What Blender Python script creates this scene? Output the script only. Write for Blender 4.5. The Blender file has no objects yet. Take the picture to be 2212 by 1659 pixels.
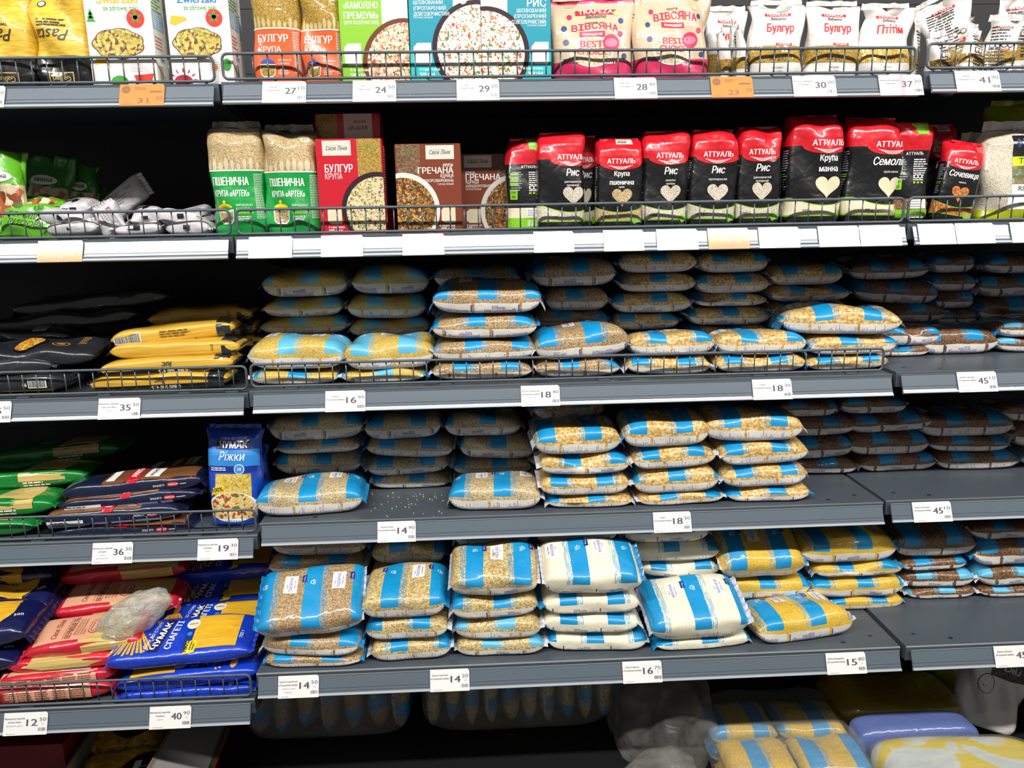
import bpy, math, random
import numpy as np
from mathutils import Vector, Matrix
from mathutils.geometry import delaunay_2d_cdt
rnd = random.Random(7)
SC = bpy.context.scene
COL = SC.collection
PI = math.pi
# ---------------------------------------------------------------- camera
W, H = 2212, 1659
CAM = np.array([0.4404, -1.4347, 1.3075])
YAW, PITCH, ROLL, FPX = math.radians(2.3733), math.radians(-12.2359), math.radians(-1.0423), 1636.64
cy, sy, cp, sp = math.cos(YAW), math.sin(YAW), math.cos(PITCH), math.sin(PITCH)
_f = np.array([sy * cp, cy * cp, sp]); _r = np.array([cy, -sy, 0]); _u = np.cross(_r, _f)
CR, CU, CF = math.cos(ROLL) * _r + math.sin(ROLL) * _u, -math.sin(ROLL) * _r + math.cos(ROLL) * _u, _f
cam = bpy.data.cameras.new('camera'); cam_o = bpy.data.objects.new('camera', cam); COL.objects.link(cam_o)
cam.sensor_fit = 'HORIZONTAL'; cam.sensor_width = 36; cam.lens = FPX / W * 36; cam.clip_start = .02
cam_o.matrix_world = Matrix(((CR[0], CU[0], -CF[0], CAM[0]), (CR[1], CU[1], -CF[1], CAM[1]), (CR[2], CU[2], -CF[2], CAM[2]), (0, 0, 0, 1)))
SC.camera = cam_o
SC.view_settings.view_transform = 'Standard'; SC.view_settings.look = 'None'; SC.view_settings.gamma = 1
SC.view_settings.use_curve_mapping = False
SC.view_settings.exposure = 0.0
# ---------------------------------------------------------------- light: the long line lamp over the aisle, dim shop ambience
wd = bpy.data.worlds.new('shop_ambience'); SC.world = wd; wd.use_nodes = True
wd.node_tree.nodes['Background'].inputs[0].default_value = (1, .98, .95, 1)
wd.node_tree.nodes['Background'].inputs[1].default_value = .16
la = bpy.data.lights.new('aisle_line_lamp', 'AREA'); la.shape = 'RECTANGLE'; la.size = 7.0; la.size_y = .09; la.energy = 205; la.color = (1, .975, .93)
lo = bpy.data.objects.new('aisle_line_lamp', la); COL.objects.link(lo)
lo.location = (.7, -1.72, 3.0)
lo.rotation_euler = (Vector((.7, 0, .9)) - lo.location).to_track_quat('-Z', 'Y').to_euler()

def ray(px, py):
    return CR * ((px - W / 2) / FPX) + CU * ((H / 2 - py) / FPX) + CF
def at_y(px, py, y):
    d = ray(px, py); return CAM + d * ((y - CAM[1]) / d[1])
def at_z(px, py, z):
    d = ray(px, py); return CAM + d * ((z - CAM[2]) / d[2])
def to_px(P):
    d = np.asarray(P, float) - CAM; k = FPX / (d @ CF); return W / 2 + k * (d @ CR), H / 2 - k * (d @ CU)

# ---------------------------------------------------------------- objects, tags
def tag(o, label=None, cat=None, group=None, kind=None):
    if label: o['label'] = label
    if cat: o['category'] = cat
    if group: o['group'] = group
    if kind: o['kind'] = kind
    return o
def thing(name, label, cat, loc=(0, 0, 0), rot=(0, 0, 0), group=None):
    o = bpy.data.objects.new(name, None); COL.objects.link(o); o.empty_display_size = .02
    o.location = loc; o.rotation_euler = rot
    return tag(o, label, cat, group)
class MB:
    def __init__(s): s.v = []; s.f = []; s.m = []; s.uv = []
    def add(s, vs, fs, mat=0, uvs=None):
        b = len(s.v); s.v += [tuple(map(float, v)) for v in vs]
        for i, f in enumerate(fs):
            s.f.append(tuple(b + k for k in f)); s.m.append(mat if isinstance(mat, int) else mat[i])
            s.uv.append([tuple(uvs[k]) for k in f] if uvs is not None else [(0, 0)] * len(f))
    def box(s, x0, y0, z0, x1, y1, z1, mat=0, R=None):
        vs = [(x, y, z) for z in (z0, z1) for y in (y0, y1) for x in (x0, x1)]
        if R is not None: vs = [R @ Vector(v) for v in vs]
        s.add(vs, [(0, 2, 3, 1), (4, 5, 7, 6), (0, 1, 5, 4), (2, 6, 7, 3), (0, 4, 6, 2), (1, 3, 7, 5)], mat)
    def tube(s, pts, r, n=8, closed=False, mat=0):
        P = [Vector(p) for p in pts]; m = len(P); vs = []; up = Vector((0, 1, 0))
        for i in range(m):
            a = P[(i - 1) % m] if (closed or i) else P[i]; b = P[(i + 1) % m] if (closed or i < m - 1) else P[i]
            t = (b - a).normalized(); u = up if abs(t.dot(up)) < .9 else Vector((1, 0, 0))
            e = t.cross(u).normalized(); g = e.cross(t)
            vs += [P[i] + (e * math.cos(k * 2 * PI / n) + g * math.sin(k * 2 * PI / n)) * r for k in range(n)]
        fs = [(i % m * n + k, i % m * n + (k + 1) % n, (i + 1) % m * n + (k + 1) % n, (i + 1) % m * n + k) for i in range(m if closed else m - 1) for k in range(n)]
        if not closed: fs += [tuple(range(n))[::-1], tuple((m - 1) * n + k for k in range(n))]
        s.add(vs, fs, mat)
    def extrude_x(s, prof, x0, x1, mat=0):
        n = len(prof); s.add([(x, y, z) for x in (x0, x1) for y, z in prof], [(k, (k + 1) % n, n + (k + 1) % n, n + k) for k in range(n)] + [tuple(range(n))[::-1], tuple(range(n, 2 * n))], mat)
    def build(s, name, mats, parent=None, smooth=False, loc=None):
        me = bpy.data.meshes.new(name); me.from_pydata(s.v, [], s.f)
        for m in (mats if isinstance(mats, (list, tuple)) else [mats]): me.materials.append(m)
        me.polygons.foreach_set('material_index', s.m)
        if any(u[0] != (0, 0) for u in s.uv[:40]) or any(u[0] != (0, 0) for u in s.uv):
            l = me.uv_layers.new(name='UVMap'); l.data.foreach_set('uv', np.array([c for f in s.uv for c in f], float).ravel())
        if smooth: me.polygons.foreach_set('use_smooth', [True] * len(s.f))
        me.update()
        o = bpy.data.objects.new(name, me); COL.objects.link(o)
        if parent: o.parent = parent
        if loc is not None: o.location = loc
        return o

# ---------------------------------------------------------------- materials
def lin(c):
    if isinstance(c, str): c = tuple(int(c[i:i + 2], 16) / 255 for i in (0, 2, 4))
    return tuple((x / 12.92 if x <= .04045 else ((x + .055) / 1.055) ** 2.4) for x in c) + (1,)
class NT:
    def __init__(s, name):
        s.mat = bpy.data.materials.new(name); s.mat.use_nodes = True; s.t = s.mat.node_tree; s.b = s.t.nodes['Principled BSDF']
    def n(s, typ, ins=None, **kw):
        d = s.t.nodes.new(typ)
        for k, v in kw.items(): setattr(d, k, v)
        for k, v in (ins or {}).items():
            if hasattr(v, 'is_output'): s.t.links.new(v, d.inputs[k])
            else: d.inputs[k].default_value = v
        return d
    def m(s, op, a, b=0.0, c=0.0): return s.n('ShaderNodeMath', {0: a, 1: b, 2: c}, operation=op).outputs[0]
    def mix(s, f, a, b):
        return s.n('ShaderNodeMix', {0: f, 6: a, 7: b}, data_type='RGBA').outputs[2]
    def band(s, x, lo, hi): return s.m('MULTIPLY', s.m('GREATER_THAN', x, lo), s.m('LESS_THAN', x, hi))
    def set(s, **kw):
        for k, v in kw.items():
            k = k.replace('_', ' ')
            if hasattr(v, 'is_output'): s.t.links.new(v, s.b.inputs[k])
            else: s.b.inputs[k].default_value = v
    def coord(s, which='Object'): return s.n('ShaderNodeTexCoord').outputs[which]
    def noise(s, scale, detail=2, rough=.5, vec=None, dist=0, out=0):
        i = {'Scale': scale, 'Detail': detail, 'Roughness': rough, 'Distortion': dist}
        i['Vector'] = vec if vec is not None else s.coord()
        return s.n('ShaderNodeTexNoise', i).outputs[out]
    def ridge(s, scale):
        a = s.n('ShaderNodeTexNoise', {'Vector': s.coord(), 'Scale': scale, 'Detail': 2.5, 'Roughness': .5, 'Distortion': .8}, noise_type='RIDGED_MULTIFRACTAL').outputs[0]
        return s.m('ADD', s.m('MULTIPLY', a, .5), s.noise(scale * 2.2, 2, .5, dist=.5))
    def bump(s, h, strength, dist=.001, normal=None):
        i = {'Height': h, 'Strength': strength, 'Distance': dist}
        if normal is not None: i['Normal'] = normal
        return s.n('ShaderNodeBump', i).outputs[0]
    def scaled(s, vec, sc): return s.n('ShaderNodeMapping', {'Vector': vec, 'Scale': sc}).outputs[0]
    def ramp(s, f, stops, interp='CONSTANT'):
        d = s.n('ShaderNodeValToRGB', {0: f}); r = d.color_ramp; r.interpolation = interp
        while len(r.elements) < len(stops): r.elements.new(.5)
        for e, (p, c) in zip(r.elements, stops): e.position = p; e.color = lin(c)
        return d.outputs[0]
MATS = {}
def plain(name, col, rough=.45, coat=0.0, crease=0.0, metal=0.0, mottled=0.0, spec=.5):
    if name in MATS: return MATS[name]
    t = NT(name); c = lin(col)
    t.set(Base_Color=c, Roughness=rough, Metallic=metal, Coat_Weight=coat, Coat_Roughness=.09, Specular_IOR_Level=spec)
    if mottled: t.set(Base_Color=t.mix(t.noise(60, 3), tuple(x * (1 - mottled) for x in c[:3]) + (1,), c))
    if crease:
        n = t.bump(t.ridge(13), crease * 1.3, .006); t.set(Normal=n, Coat_Normal=n)
    MATS[name] = t.mat; return t.mat
def film(name, col, rough=.35, crease=.35): return plain(name, col, rough, .9, crease)
GR = {  # grain: colours, cell scale
 'millet': (('c49a30', 'e4c256', 'f4da86'), 620), 'wheat': (('8c6a42', 'ba9866', 'dec49a'), 430), 'peas': (('c49040', 'e6bf72', 'f6dca0'), 185),
 'buckwheat': (('54341e', '7e5636', 'a07a50'), 330), 'barley': (('a88c5c', 'd2bb8a', 'ecdcb4'), 430), 'pearl': (('b08c48', 'd9bf7e', 'f0dfae'), 300),
 'semolina': (('efe6c4', 'f6efd2', 'fbf6e2'), 900), 'corn': (('e2aa20', 'f3c836', 'ffe072'), 700), 'rice': (('c8baa0', 'ded3bc', 'f0e8d6'), 420),
 'bulgur': (('8e6a18', 'b8922e', 'd8b650'), 520), 'ptitim': (('c08e24', 'dfb544', 'f2d272'), 330), 'lentil': (('a85010', 'd8802c', 'f0a050'), 300), 'brownrice': (('6c4424', '9a6c44', 'c49868'), 380),
 'cream': (('e8dcb4', 'eee4c0', 'f2eacb'), 900), 'artek': (('a88a58', 'ceb27e', 'e8d2a4'), 500), 'oats': (('cdb88c', 'e6d6ae', 'f6ecd0'), 240)}
def grain_nodes(t, kind):
    cs, sc = GR[kind]; co = t.coord()
    v = t.n('ShaderNodeTexVoronoi', {'Vector': co, 'Scale': sc * 1.25, 'Randomness': 1.0})
    rn = t.n('ShaderNodeSeparateColor', {0: v.outputs['Color']}).outputs[0]
    base = t.ramp(rn, [(0, cs[0]), (.45, cs[1]), (1, cs[2])], 'LINEAR')
    edge = t.m('MULTIPLY', t.m('POWER', v.outputs['Distance'], 2.0), .8 if kind not in ('semolina', 'cream') else .12)
    dark = tuple(x * .35 for x in lin(cs[0])[:3]) + (1,)
    return t.mix(edge, base, dark), v.outputs['Distance']
def grain(kind):
    nm = 'grain_' + kind
    if nm in MATS: return MATS[nm]
    t = NT(nm); c, d = grain_nodes(t, kind)
    cr = t.bump(t.ridge(13), .5, .006)
    t.set(Base_Color=c, Roughness=.6, Coat_Weight=.85, Coat_Roughness=.09, Coat_Normal=cr, Normal=t.bump(d, .5, .0012))
    MATS[nm] = t.mat; return t.mat
def striped_film(kind, light):
    """printed film of the one-kilo cereal bags: UV.x counts print repeats, UV.y goes once round the bag (+10: second print)"""
    nm = 'striped_bag_%s_%s' % (kind, 'light' if light else 'deep')
    if nm in MATS: return MATS[nm]
    t = NT(nm); uv = t.n('ShaderNodeSeparateXYZ', {0: t.n('ShaderNodeUVMap').outputs[0]})
    U, V0 = uv.outputs[0], uv.outputs[1]
    isB = t.m('GREATER_THAN', V0, 5.0); V = t.m('SUBTRACT', V0, t.m('MULTIPLY', isB, 10.0))
    wob = t.m('MULTIPLY', t.m('SUBTRACT', t.noise(26, 2), .5), .012)
    Vw = t.m('ADD', V, wob)
    fu = t.m('FRACT', U)
    g, d = grain_nodes(t, kind)
    blue = lin('5fb9dd') if light else lin('0792cd')
    body = t.band(Vw, .259, .741)
    mb = t.m('MULTIPLY', t.m('LESS_THAN', fu, .36), body)
    nz = t.n('ShaderNodeTexNoise', {'Vector': t.n('ShaderNodeCombineXYZ', {0: t.m('MULTIPLY', U, 30.0), 1: t.m('MULTIPLY', V, 16.0), 2: 0.0}).outputs[0], 'Scale': 1.0, 'Detail': 3.0, 'Roughness': .7}).outputs[0]
    lines = t.m('LESS_THAN', t.m('FRACT', t.m('MULTIPLY', fu, 36.0)), .5)
    br = t.m('MULTIPLY', t.m('MULTIPLY', t.band(fu, .355, .485), body), t.m('MULTIPLY', lines, t.m('GREATER_THAN', nz, .46)))
    c = t.mix(t.m('MAXIMUM', mb, br), g, blue)
    # white back panel wrapped round the lower edge, with printed small text
    lower = t.m('MAXIMUM', t.m('LESS_THAN', Vw, .2425), t.m('GREATER_THAN', Vw, .7575))
    gap = t.m('GREATER_THAN', t.m('FRACT', t.m('ADD', U, .13)), .055)
    white = t.m('MULTIPLY', lower, gap)
    paper = lin('dbd6cd') if kind != 'semolina' else lin('efe8d2')
    c = t.mix(white, c, paper)
    F = t.m('MINIMUM', V, t.m('SUBTRACT', 1.0, V))          # 0 under the bag .. .23 at the panel's upper edge
    cell = t.m('FLOOR', t.m('MULTIPLY', U, 30.0))
    hA = t.n('ShaderNodeTexWhiteNoise', {'W': cell}, noise_dimensions='1D').outputs[0]
    par = t.n('ShaderNodeTexWhiteNoise', {'W': t.m('FLOOR', t.m('MULTIPLY', U, 7.0))}, noise_dimensions='1D').outputs[0]
    bar = t.m('LESS_THAN', t.m('FRACT', t.m('MULTIPLY', U, 30.0)), .45)
    txA = t.m('MULTIPLY', bar, t.m('LESS_THAN', F, t.m('ADD', .200, t.m('MULTIPLY', t.m('MULTIPLY', hA, t.m('GREATER_THAN', par, .15)), .042))))
    word = t.m('GREATER_THAN', t.noise(900, 1), .42)
    txA = t.m('MULTIPLY', txA, word)
    sky = t.m('LESS_THAN', F, t.m('ADD', .205, t.m('MULTIPLY', par, .032)))
    sq = t.m('MULTIPLY', t.band(fu, .84, .925), t.band(F, .17, .237))
    txB = t.m('MAXIMUM', sq, t.m('MULTIPLY', t.m('MULTIPLY', sky, t.band(fu, .12, .8)), t.m('MULTIPLY', word, t.m('MAXIMUM', bar, t.m('LESS_THAN', t.m('FRACT', t.m('MULTIPLY', F, 160.0)), .35)))))
    tx = t.m('ADD', t.m('MULTIPLY', txB, isB), t.m('MULTIPLY', txA, t.m('SUBTRACT', 1.0, isB)))
    c = t.mix(t.m('MULTIPLY', t.m('MULTIPLY', tx, white), .9), c, lin('27308e'))
    cr = t.bump(t.ridge(11), .55, .006)
    gb = t.m('MULTIPLY', d, t.m('SUBTRACT', 1.0, t.m('MAXIMUM', mb, white)))
    t.set(Base_Color=c, Roughness=.5, Coat_Weight=.8, Coat_Roughness=.1, Coat_Normal=cr, Normal=t.bump(gb, .45, .0012, cr))
    MATS[nm] = t.mat; return t.mat
def food(name, stops, scale, bowl=False):
    if name in MATS: return MATS[name]
    t = NT(name)
    v = t.n('ShaderNodeTexVoronoi', {'Vector': t.n('ShaderNodeVectorMath', {0: t.coord(), 1: t.n('ShaderNodeVectorMath', {0: t.noise(scale * .8, 2, out=1), 3: .012}, operation='SCALE').outputs[0]}, operation='ADD').outputs[0], 'Scale': scale * 1.7})
    r = t.n('ShaderNodeSeparateColor', {0: v.outputs['Color']}).outputs[0]
    c = t.ramp(r, stops)
    t.set(Base_Color=t.mix(t.m('MULTIPLY', v.outputs['Distance'], .35), c, (.10, .05, .02, 1)), Roughness=.4, Coat_Weight=.4, Coat_Roughness=.15)
    MATS[name] = t.mat; return t.mat
def strands(name, c0, c1, sc=(6, 420, 420), coat=.8):
    """spaghetti seen through clear film: fine streaks along x"""
    if name in MATS: return MATS[name]
    t = NT(name); nz = t.noise(1, 2, .6, vec=t.scaled(t.coord(), sc))
    cr = t.bump(t.noise(1, 2, .5, vec=t.scaled(t.coord(), (9, 45, 45))), .35, .004)
    t.set(Base_Color=t.ramp(nz, [(.3, c0), (.7, c1)], 'LINEAR'), Roughness=.5, Coat_Weight=coat, Coat_Roughness=.09, Coat_Normal=cr, Normal=t.bump(nz, .3, .001))
    MATS[name] = t.mat; return t.mat
WHITE = plain('print_white', 'f2f1ec', .45); BLACK = plain('print_black', '17171b', .4, .6); NAVY = plain('print_navy', '1f2c8c', .4)
PAPER = plain('price_paper', 'f1efec', .3, .9); INK = plain('price_ink', '57505c', .3, .9); INK2 = plain('price_ink_faint', '9b96a0', .3, .9)
ORANGE = plain('promo_paper', 'ea7f24', .4, .4); INKO = plain('promo_ink', '8a5a30', .35, .6)

# ---------------------------------------------------------------- flat print mapped on to a surface
_tc = {}
_fc = bpy.data.curves.new('lettering', 'FONT'); _fo = bpy.data.objects.new('lettering', _fc)
def glyphs(s, bold=0.0, shear=0.0):
    k = (s, shear)
    if k not in _tc:
        _fc.body = s; _fc.resolution_u = 3; _fc.shear = shear; _fc.fill_mode = 'NONE'
        m = _fo.to_mesh(); v = np.array([tuple(x.co) for x in m.vertices]).reshape(-1, 3)[:, :2]
        e = np.array([tuple(x.vertices) for x in m.edges]).reshape(-1, 2); _fo.to_mesh_clear()
        # triangulate the outlines and keep what they wind round (letters are drawn with overlapping strokes)
        V, _, F, *_x = delaunay_2d_cdt([Vector(p) for p in v], [tuple(int(q) for q in p) for p in e], [], 0, 1e-6)
        V = np.array([tuple(p) for p in V]); F = np.array(F); c = V[F].mean(1); a, b = v[e[:, 0]], v[e[:, 1]]
        up = (a[:, 1] <= c[:, 1:2]) & (b[:, 1] > c[:, 1:2]); dn = (a[:, 1] > c[:, 1:2]) & (b[:, 1] <= c[:, 1:2])
        cr_ = (b[:, 0] - a[:, 0]) * (c[:, 1:2] - a[:, 1]) - (c[:, :1] - a[:, 0]) * (b[:, 1] - a[:, 1])
        wn = (up & (cr_ > 0)).sum(1) - (dn & (cr_ < 0)).sum(1)
        F = [tuple(int(q) for q in t_) for t_ in F[wn != 0]]
        V = V - [V[:, 0].min(), 0]
        _tc[k] = (V, F)
    v, f = _tc[k]
    return v, f
CAP = .729
class Decal:
    def __init__(s, fn, lift=.0003, cell=None): s.fn = fn; s.cell = cell; s.mb = MB(); s.mats = []; s.lift = lift
    def mi(s, m):
        if m not in s.mats: s.mats.append(m)
        return s.mats.index(m)
    def put(s, pts, faces, mat, layer):
        s.mb.add(s.fn(np.asarray(pts, float), s.lift * (1 + .4 * layer)), faces, s.mi(mat))
    def poly(s, pts, mat, layer=0, res=None):
        P = [Vector((float(x), float(y))) for x, y in pts]; n = len(P)
        V = list(P)
        if s.cell: res = min(res or s.cell, s.cell)
        if res:
            xs = [p.x for p in P]; ys = [p.y for p in P]
            for i in range(1, int((max(xs) - min(xs)) / res) + 1):
                for j in range(1, int((max(ys) - min(ys)) / res) + 1):
                    q = Vector((min(xs) + i * res + .0001 * (j % 3), min(ys) + j * res))
                    V.append(q)
            E = []
        V2, _, F, *_x = delaunay_2d_cdt(V, [], [list(range(n))], 1, 1e-7)
        s.put([(v.x, v.y) for v in V2], [tuple(f) for f in F], mat, layer)
    def rect(s, x0, y0, x1, y1, mat, layer=0, nx=1, ny=1):
        if s.cell: nx = max(nx, math.ceil(abs(x1 - x0) / s.cell)); ny = max(ny, math.ceil(abs(y1 - y0) / s.cell))
        pts = [(x0 + (x1 - x0) * i / nx, y0 + (y1 - y0) * j / ny) for j in range(ny + 1) for i in range(nx + 1)]
        s.put(pts, [(j * (nx + 1) + i, j * (nx + 1) + i + 1, (j + 1) * (nx + 1) + i + 1, (j + 1) * (nx + 1) + i) for j in range(ny) for i in range(nx)], mat, layer)
    def disc(s, cx, cy, rx, ry, mat, layer=0, n=28, rot=0, clip=None, res=None):
        pts = [(rx * math.cos(a), ry * math.sin(a)) for a in [2 * PI * k / n for k in range(n)]]
        c, q = math.cos(rot), math.sin(rot); pts = [(cx + x * c - y * q, cy + x * q + y * c) for x, y in pts]
        if clip:
            x0, y0, x1, y1 = clip; pts = [(min(max(x, x0), x1), min(max(y, y0), y1)) for x, y in pts]
            o = []
            for p in pts:
                if not o or (abs(p[0] - o[-1][0]) + abs(p[1] - o[-1][1])) > 1e-5: o.append(p)
            pts = o
        s.poly(pts, mat, layer, res)
    def text(s, st, x, y, h, mat, layer=1, w=None, align='L', bold=.012, shear=0.0, rot=0.0):
        if not st.strip(): return
        v, f = glyphs(st, bold, shear); k = h / CAP; v = v * k
        wd_ = v[:, 0].max()
        if w: v = v * [w / max(wd_, 1e-6), 1]; wd_ = w
        v = v - [{'L': 0, 'C': wd_ / 2, 'R': wd_}[align], 0]
        if rot: c, q = math.cos(rot), math.sin(rot); v = np.stack([v[:, 0] * c - v[:, 1] * q, v[:, 0] * q + v[:, 1] * c], 1)
        for q in range(3 if bold > .004 else 1):
            o = bold * .85 * k * q; s.put(v + [x + o * math.cos(rot), y + o * math.sin(rot)], f, mat, layer + .13 * q)
    def small(s, x, y, w, n, dy, mat, layer=1, th=.45, rag=.35, rot=0.0):
        """n lines of print too small to read"""
        for i in range(n):
            q = x; e = x + w * (1 - rag * rnd.random())
            while q < e:
                l = min(rnd.uniform(.10, .3) * w, e - q)
                pts = [(q, y - i * dy), (q + l, y - i * dy), (q + l, y - i * dy + dy * th), (q, y - i * dy + dy * th)]
                if rot: c, z = math.cos(rot), math.sin(rot); pts = [(x + (a - x) * c - (b - y) * z, y + (a - x) * z + (b - y) * c) for a, b in pts]
                s.put(pts, [(0, 1, 2, 3)], mat, layer); q += l + w * .035
    def build(s, name, parent): return s.mb.build(name, s.mats, parent)
def plane_fn(o, ux, uy, nrm):
    o, ux, uy, nrm = (np.array(a, float) for a in (o, ux, uy, nrm))
    return lambda P, off: o + P[:, :1] * ux + P[:, 1:2] * uy + nrm * off
# ---------------------------------------------------------------- setting
ZR = {'C': [1.55, 1.2825, .9913, .7265, .4648], 'L': [1.5488, 1.2824, .9854, .7025, .4135], 'R': [1.554, 1.283, .9957, .7282, .4699]}
YR = {'C': [0, -.006, -.0057, -.016, -.1228], 'L': [.0067, .0063, .0092, -.0163, -.1262], 'R': [-.0091, -.0002, -.008, -.0135, -.131]}
XR = {'L': (-1.2643, -.0147), 'C': (0, 1.25), 'R': (1.2647, 2.5)}
LIP = .004                      # shelf surface above the rail's upper edge
YB = .47
DARK = plain('back_panel_grey', '111214', .55, mottled=.25)
STEEL = plain('shelf_steel', '4b535a', .36, mottled=.06)
STEELD = plain('shelf_steel_dark', '33383c', .45)
RAILM = plain('rail_plastic', '5c6771', .34, .6)
RAILE = plain('rail_edge_plastic', 'aab2b8', .3, .4)
WIRE = plain('wire_grey', '4c555c', .38, .3)
t = NT('floor_tile'); t.set(Base_Color=t.mix(t.noise(8, 4), lin('55524d'), lin('6a665f')), Roughness=.35)
MATS['floor_tile'] = t.mat
b = MB(); b.box(-3, -3, -.02, 4.2, .6, 0); tag(b.build('floor', t.mat), kind='structure')
b = MB()
b.box(-1.9, YB, .1, 3.1, YB + .02, 2.2)
for i in range(14):
    zz = .25 + i * .14; b.box(-1.9, YB - .0015, zz, 3.1, YB, zz + .004)
tag(b.build('wall_back', DARK), kind='structure')
UPM = plain('upright_steel', '26292c', .5)
for i, x in enumerate((-.0073, 1.2573)):
    b = MB(); b.box(x - .02, YB - .0045, 0, x + .02, YB - .0016, 2.2)
    for k in range(30): b.box(x - .006, YB - .0049, .3 + k * .06, x - .002, YB - .0044, .33 + k * .06, 1); b.box(x + .002, YB - .0049, .3 + k * .06, x + .006, YB - .0044, .33 + k * .06, 1)
    tag(b.build('upright_post', [UPM, STEELD]), 'dark slotted upright post behind the %s shelf joint' % ('pasta side' if i == 0 else 'buckwheat side'), 'upright post', 'upright posts behind the shelves')
ROWN = ['topmost', 'second', 'third', 'fourth', 'fifth']
BAYN = {'L': 'left-hand pasta bay', 'C': 'middle cereal bay', 'R': 'right-hand buckwheat bay'}
TILT = math.radians(22.9); RH = .0385
rail_dir = np.array([-math.sin(TILT), -math.cos(TILT)]); rail_n = np.array([-math.cos(TILT), math.sin(TILT)])
def rail_pt(y, z, s, off): p = np.array([y, z]) + rail_dir * s + rail_n * off; return (p[0], p[1])
for bay in 'LCR':
    for r in range(5):
        z, y = ZR[bay][r], YR[bay][r]; x0, x1 = XR[bay]
        th = thing('shelf', '%s grey steel shelf of the %s, with price rail along its front' % (ROWN[r], BAYN[bay]), 'shelf', (0, 0, 0), group='gondola shelves')
        b = MB(); zt = z + LIP
        yb = YB - .005
        b.extrude_x([(y + .006, zt - .03), (y + .006, zt - .002), (y + .008, zt), (yb, zt), (yb, zt - .012), (y + .03, zt - .012), (y + .03, zt - .03)], x0 - .004 if bay != 'L' else x0, x1 + .004)
        for xe in (x0, x1):
            sg = 1 if xe == x0 else -1
            for dx, dy in ((.035, .05), (.10, .03)): 
                b.add([(xe + sg * dx + .005 * math.cos(a), y + dy + .0035 * math.sin(a), zt + .0003) for a in [k * PI / 5 for k in range(10)]], [tuple(range(10))], 1)
        b.build('shelf_panel', [STEEL, BLACK], th)
        b = MB()
        xs = x0 + .002 + (.004 if (bay, r) == ('C', 2) else 0)
        prof = [rail_pt(y, z, s, o) for s, o in ((0, -.003), (0, .0012), (.0012, .0016), (.002, 0), (.0225, 0), (.023, .0011), (.0243, .0011), (.0248, 0), (.0283, 0), (.0288, .0013), (.0302, .0013), (.0308, 0), (.0335, .0004))] + [rail_pt(y, z, s, -.003) for s in (.0335,)]
        b.extrude_x(prof, xs, x1 - .002)
        b.build('price_rail', RAILM, th)
        b = MB(); b.extrude_x([rail_pt(y, z, s, o) for s, o in ((.0335, -.003), (.0335, .0012), (.034, .002), (.0378, .0024), (.0385, .001), (.0385, -.003))], xs, x1 - .002)
        b.build('rail_lip', RAILE, th)
        for xe in ((x0, x1) if bay != 'R' else (x0,)):
            sg = 1 if xe == x0 else -1; b = MB()
            xx = xe - sg * .0015
            b.add([(q, yy, zz) for q in (xx - .0012, xx + .0012) for yy, zz in ((y + .010, zt - .004), (y + .012, z - .026), (y + .02, z - .03), (yb, z - .085), (yb, zt - .004))], [(0, 1, 2, 3, 4), (9, 8, 7, 6, 5)] + [(k, 5 + k, 5 + (k + 1) % 5, (k + 1) % 5) for k in range(5)])
            b.build('bracket', STEELD, th)
# base deck
b = MB(); b.box(-1.26, -.30, 0, 2.5, YB - .0005, .14)
tag(b.build('base_deck', plain('deck_black', '151617', .5)), 'dark base deck of the shelving under the lowest price rails', 'base deck')
# ---------------------------------------------------------------- wire fences
def fence(bay, r, x0, x1, yf, z0, z1, label):
    th = thing('wire_fence', label, 'wire fence', (0, 0, 0), group='wire fences along the shelf fronts')
    b = MB(); rr = .009; pts = []
    for cx, cz, a0 in ((x1 - rr, z1 - rr, 0), (x0 + rr, z1 - rr, 90), (x0 + rr, z0 + rr, 180), (x1 - rr, z0 + rr, 270)):
        pts += [(cx + rr * math.cos(math.radians(a0 + k * 18)), yf, cz + rr * math.sin(math.radians(a0 + k * 18))) for k in range(6)]
    b.tube(pts, .0026, 8, True); b.build('frame', WIRE, th, smooth=True)
    n = int((x1 - x0) / .0255); b = MB(); b.tube([(0, 0, 0), (0, 0, z1 - z0 - .001)], .0013, 6)
    w0 = b.build('upright_wire', WIRE, th, smooth=True)
    for k in range(1, n):
        o = w0 if k == 1 else w0.copy()
        if k > 1: COL.objects.link(o); o.parent = th
        o.location = (x0 + (x1 - x0) * k / n, yf + .003, z0)
    for f in (.06, .3, .55, .8, .95):
        b = MB(); x = x0 + (x1 - x0) * f; b.tube([(x - .018, yf + .002, z0 - .0008), (x - .01, yf, z0 - .0055), (x + .01, yf, z0 - .0055), (x + .018, yf + .002, z0 - .0008)], .0015, 6)
        b.build('clip_hook', WIRE, th)
YF = .006
fence('C', 0, .0015, 1.246, YF, 1.5585, 1.6005, 'long wire fence before the rice boxes and oat bags')
fence('L', 0, -.62, -.0165, YF + .007, 1.5565, 1.598, 'wire fence before the pasta cartons on the uppermost left-hand shelf')
fence('R', 0, 1.262, 1.72, YF - .012, 1.5625, 1.604, 'wire fence before the jumbled pale bags on the uppermost right-hand shelf')
fence('C', 1, .0025, 1.2475, YF - .004, 1.2905, 1.334, 'long wire fence before the red boxes and black rice bags')
fence('L', 1, -.62, -.0135, YF + .007, 1.2905, 1.3345, 'wire fence before the green and white noodle packs')
fence('R', 1, 1.259, 1.72, YF, 1.291, 1.335, 'wire fence before the leaning lentil bag')
fence('C', 2, .0, 1.238, YF + .004, 1.002, 1.0455, 'long wire fence before the millet, wheat and pea stacks')
fence('L', 2, -.62, -.012, YF + .014, .9965, 1.041, 'wire fence before the yellow and black spaghetti packs')
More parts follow.
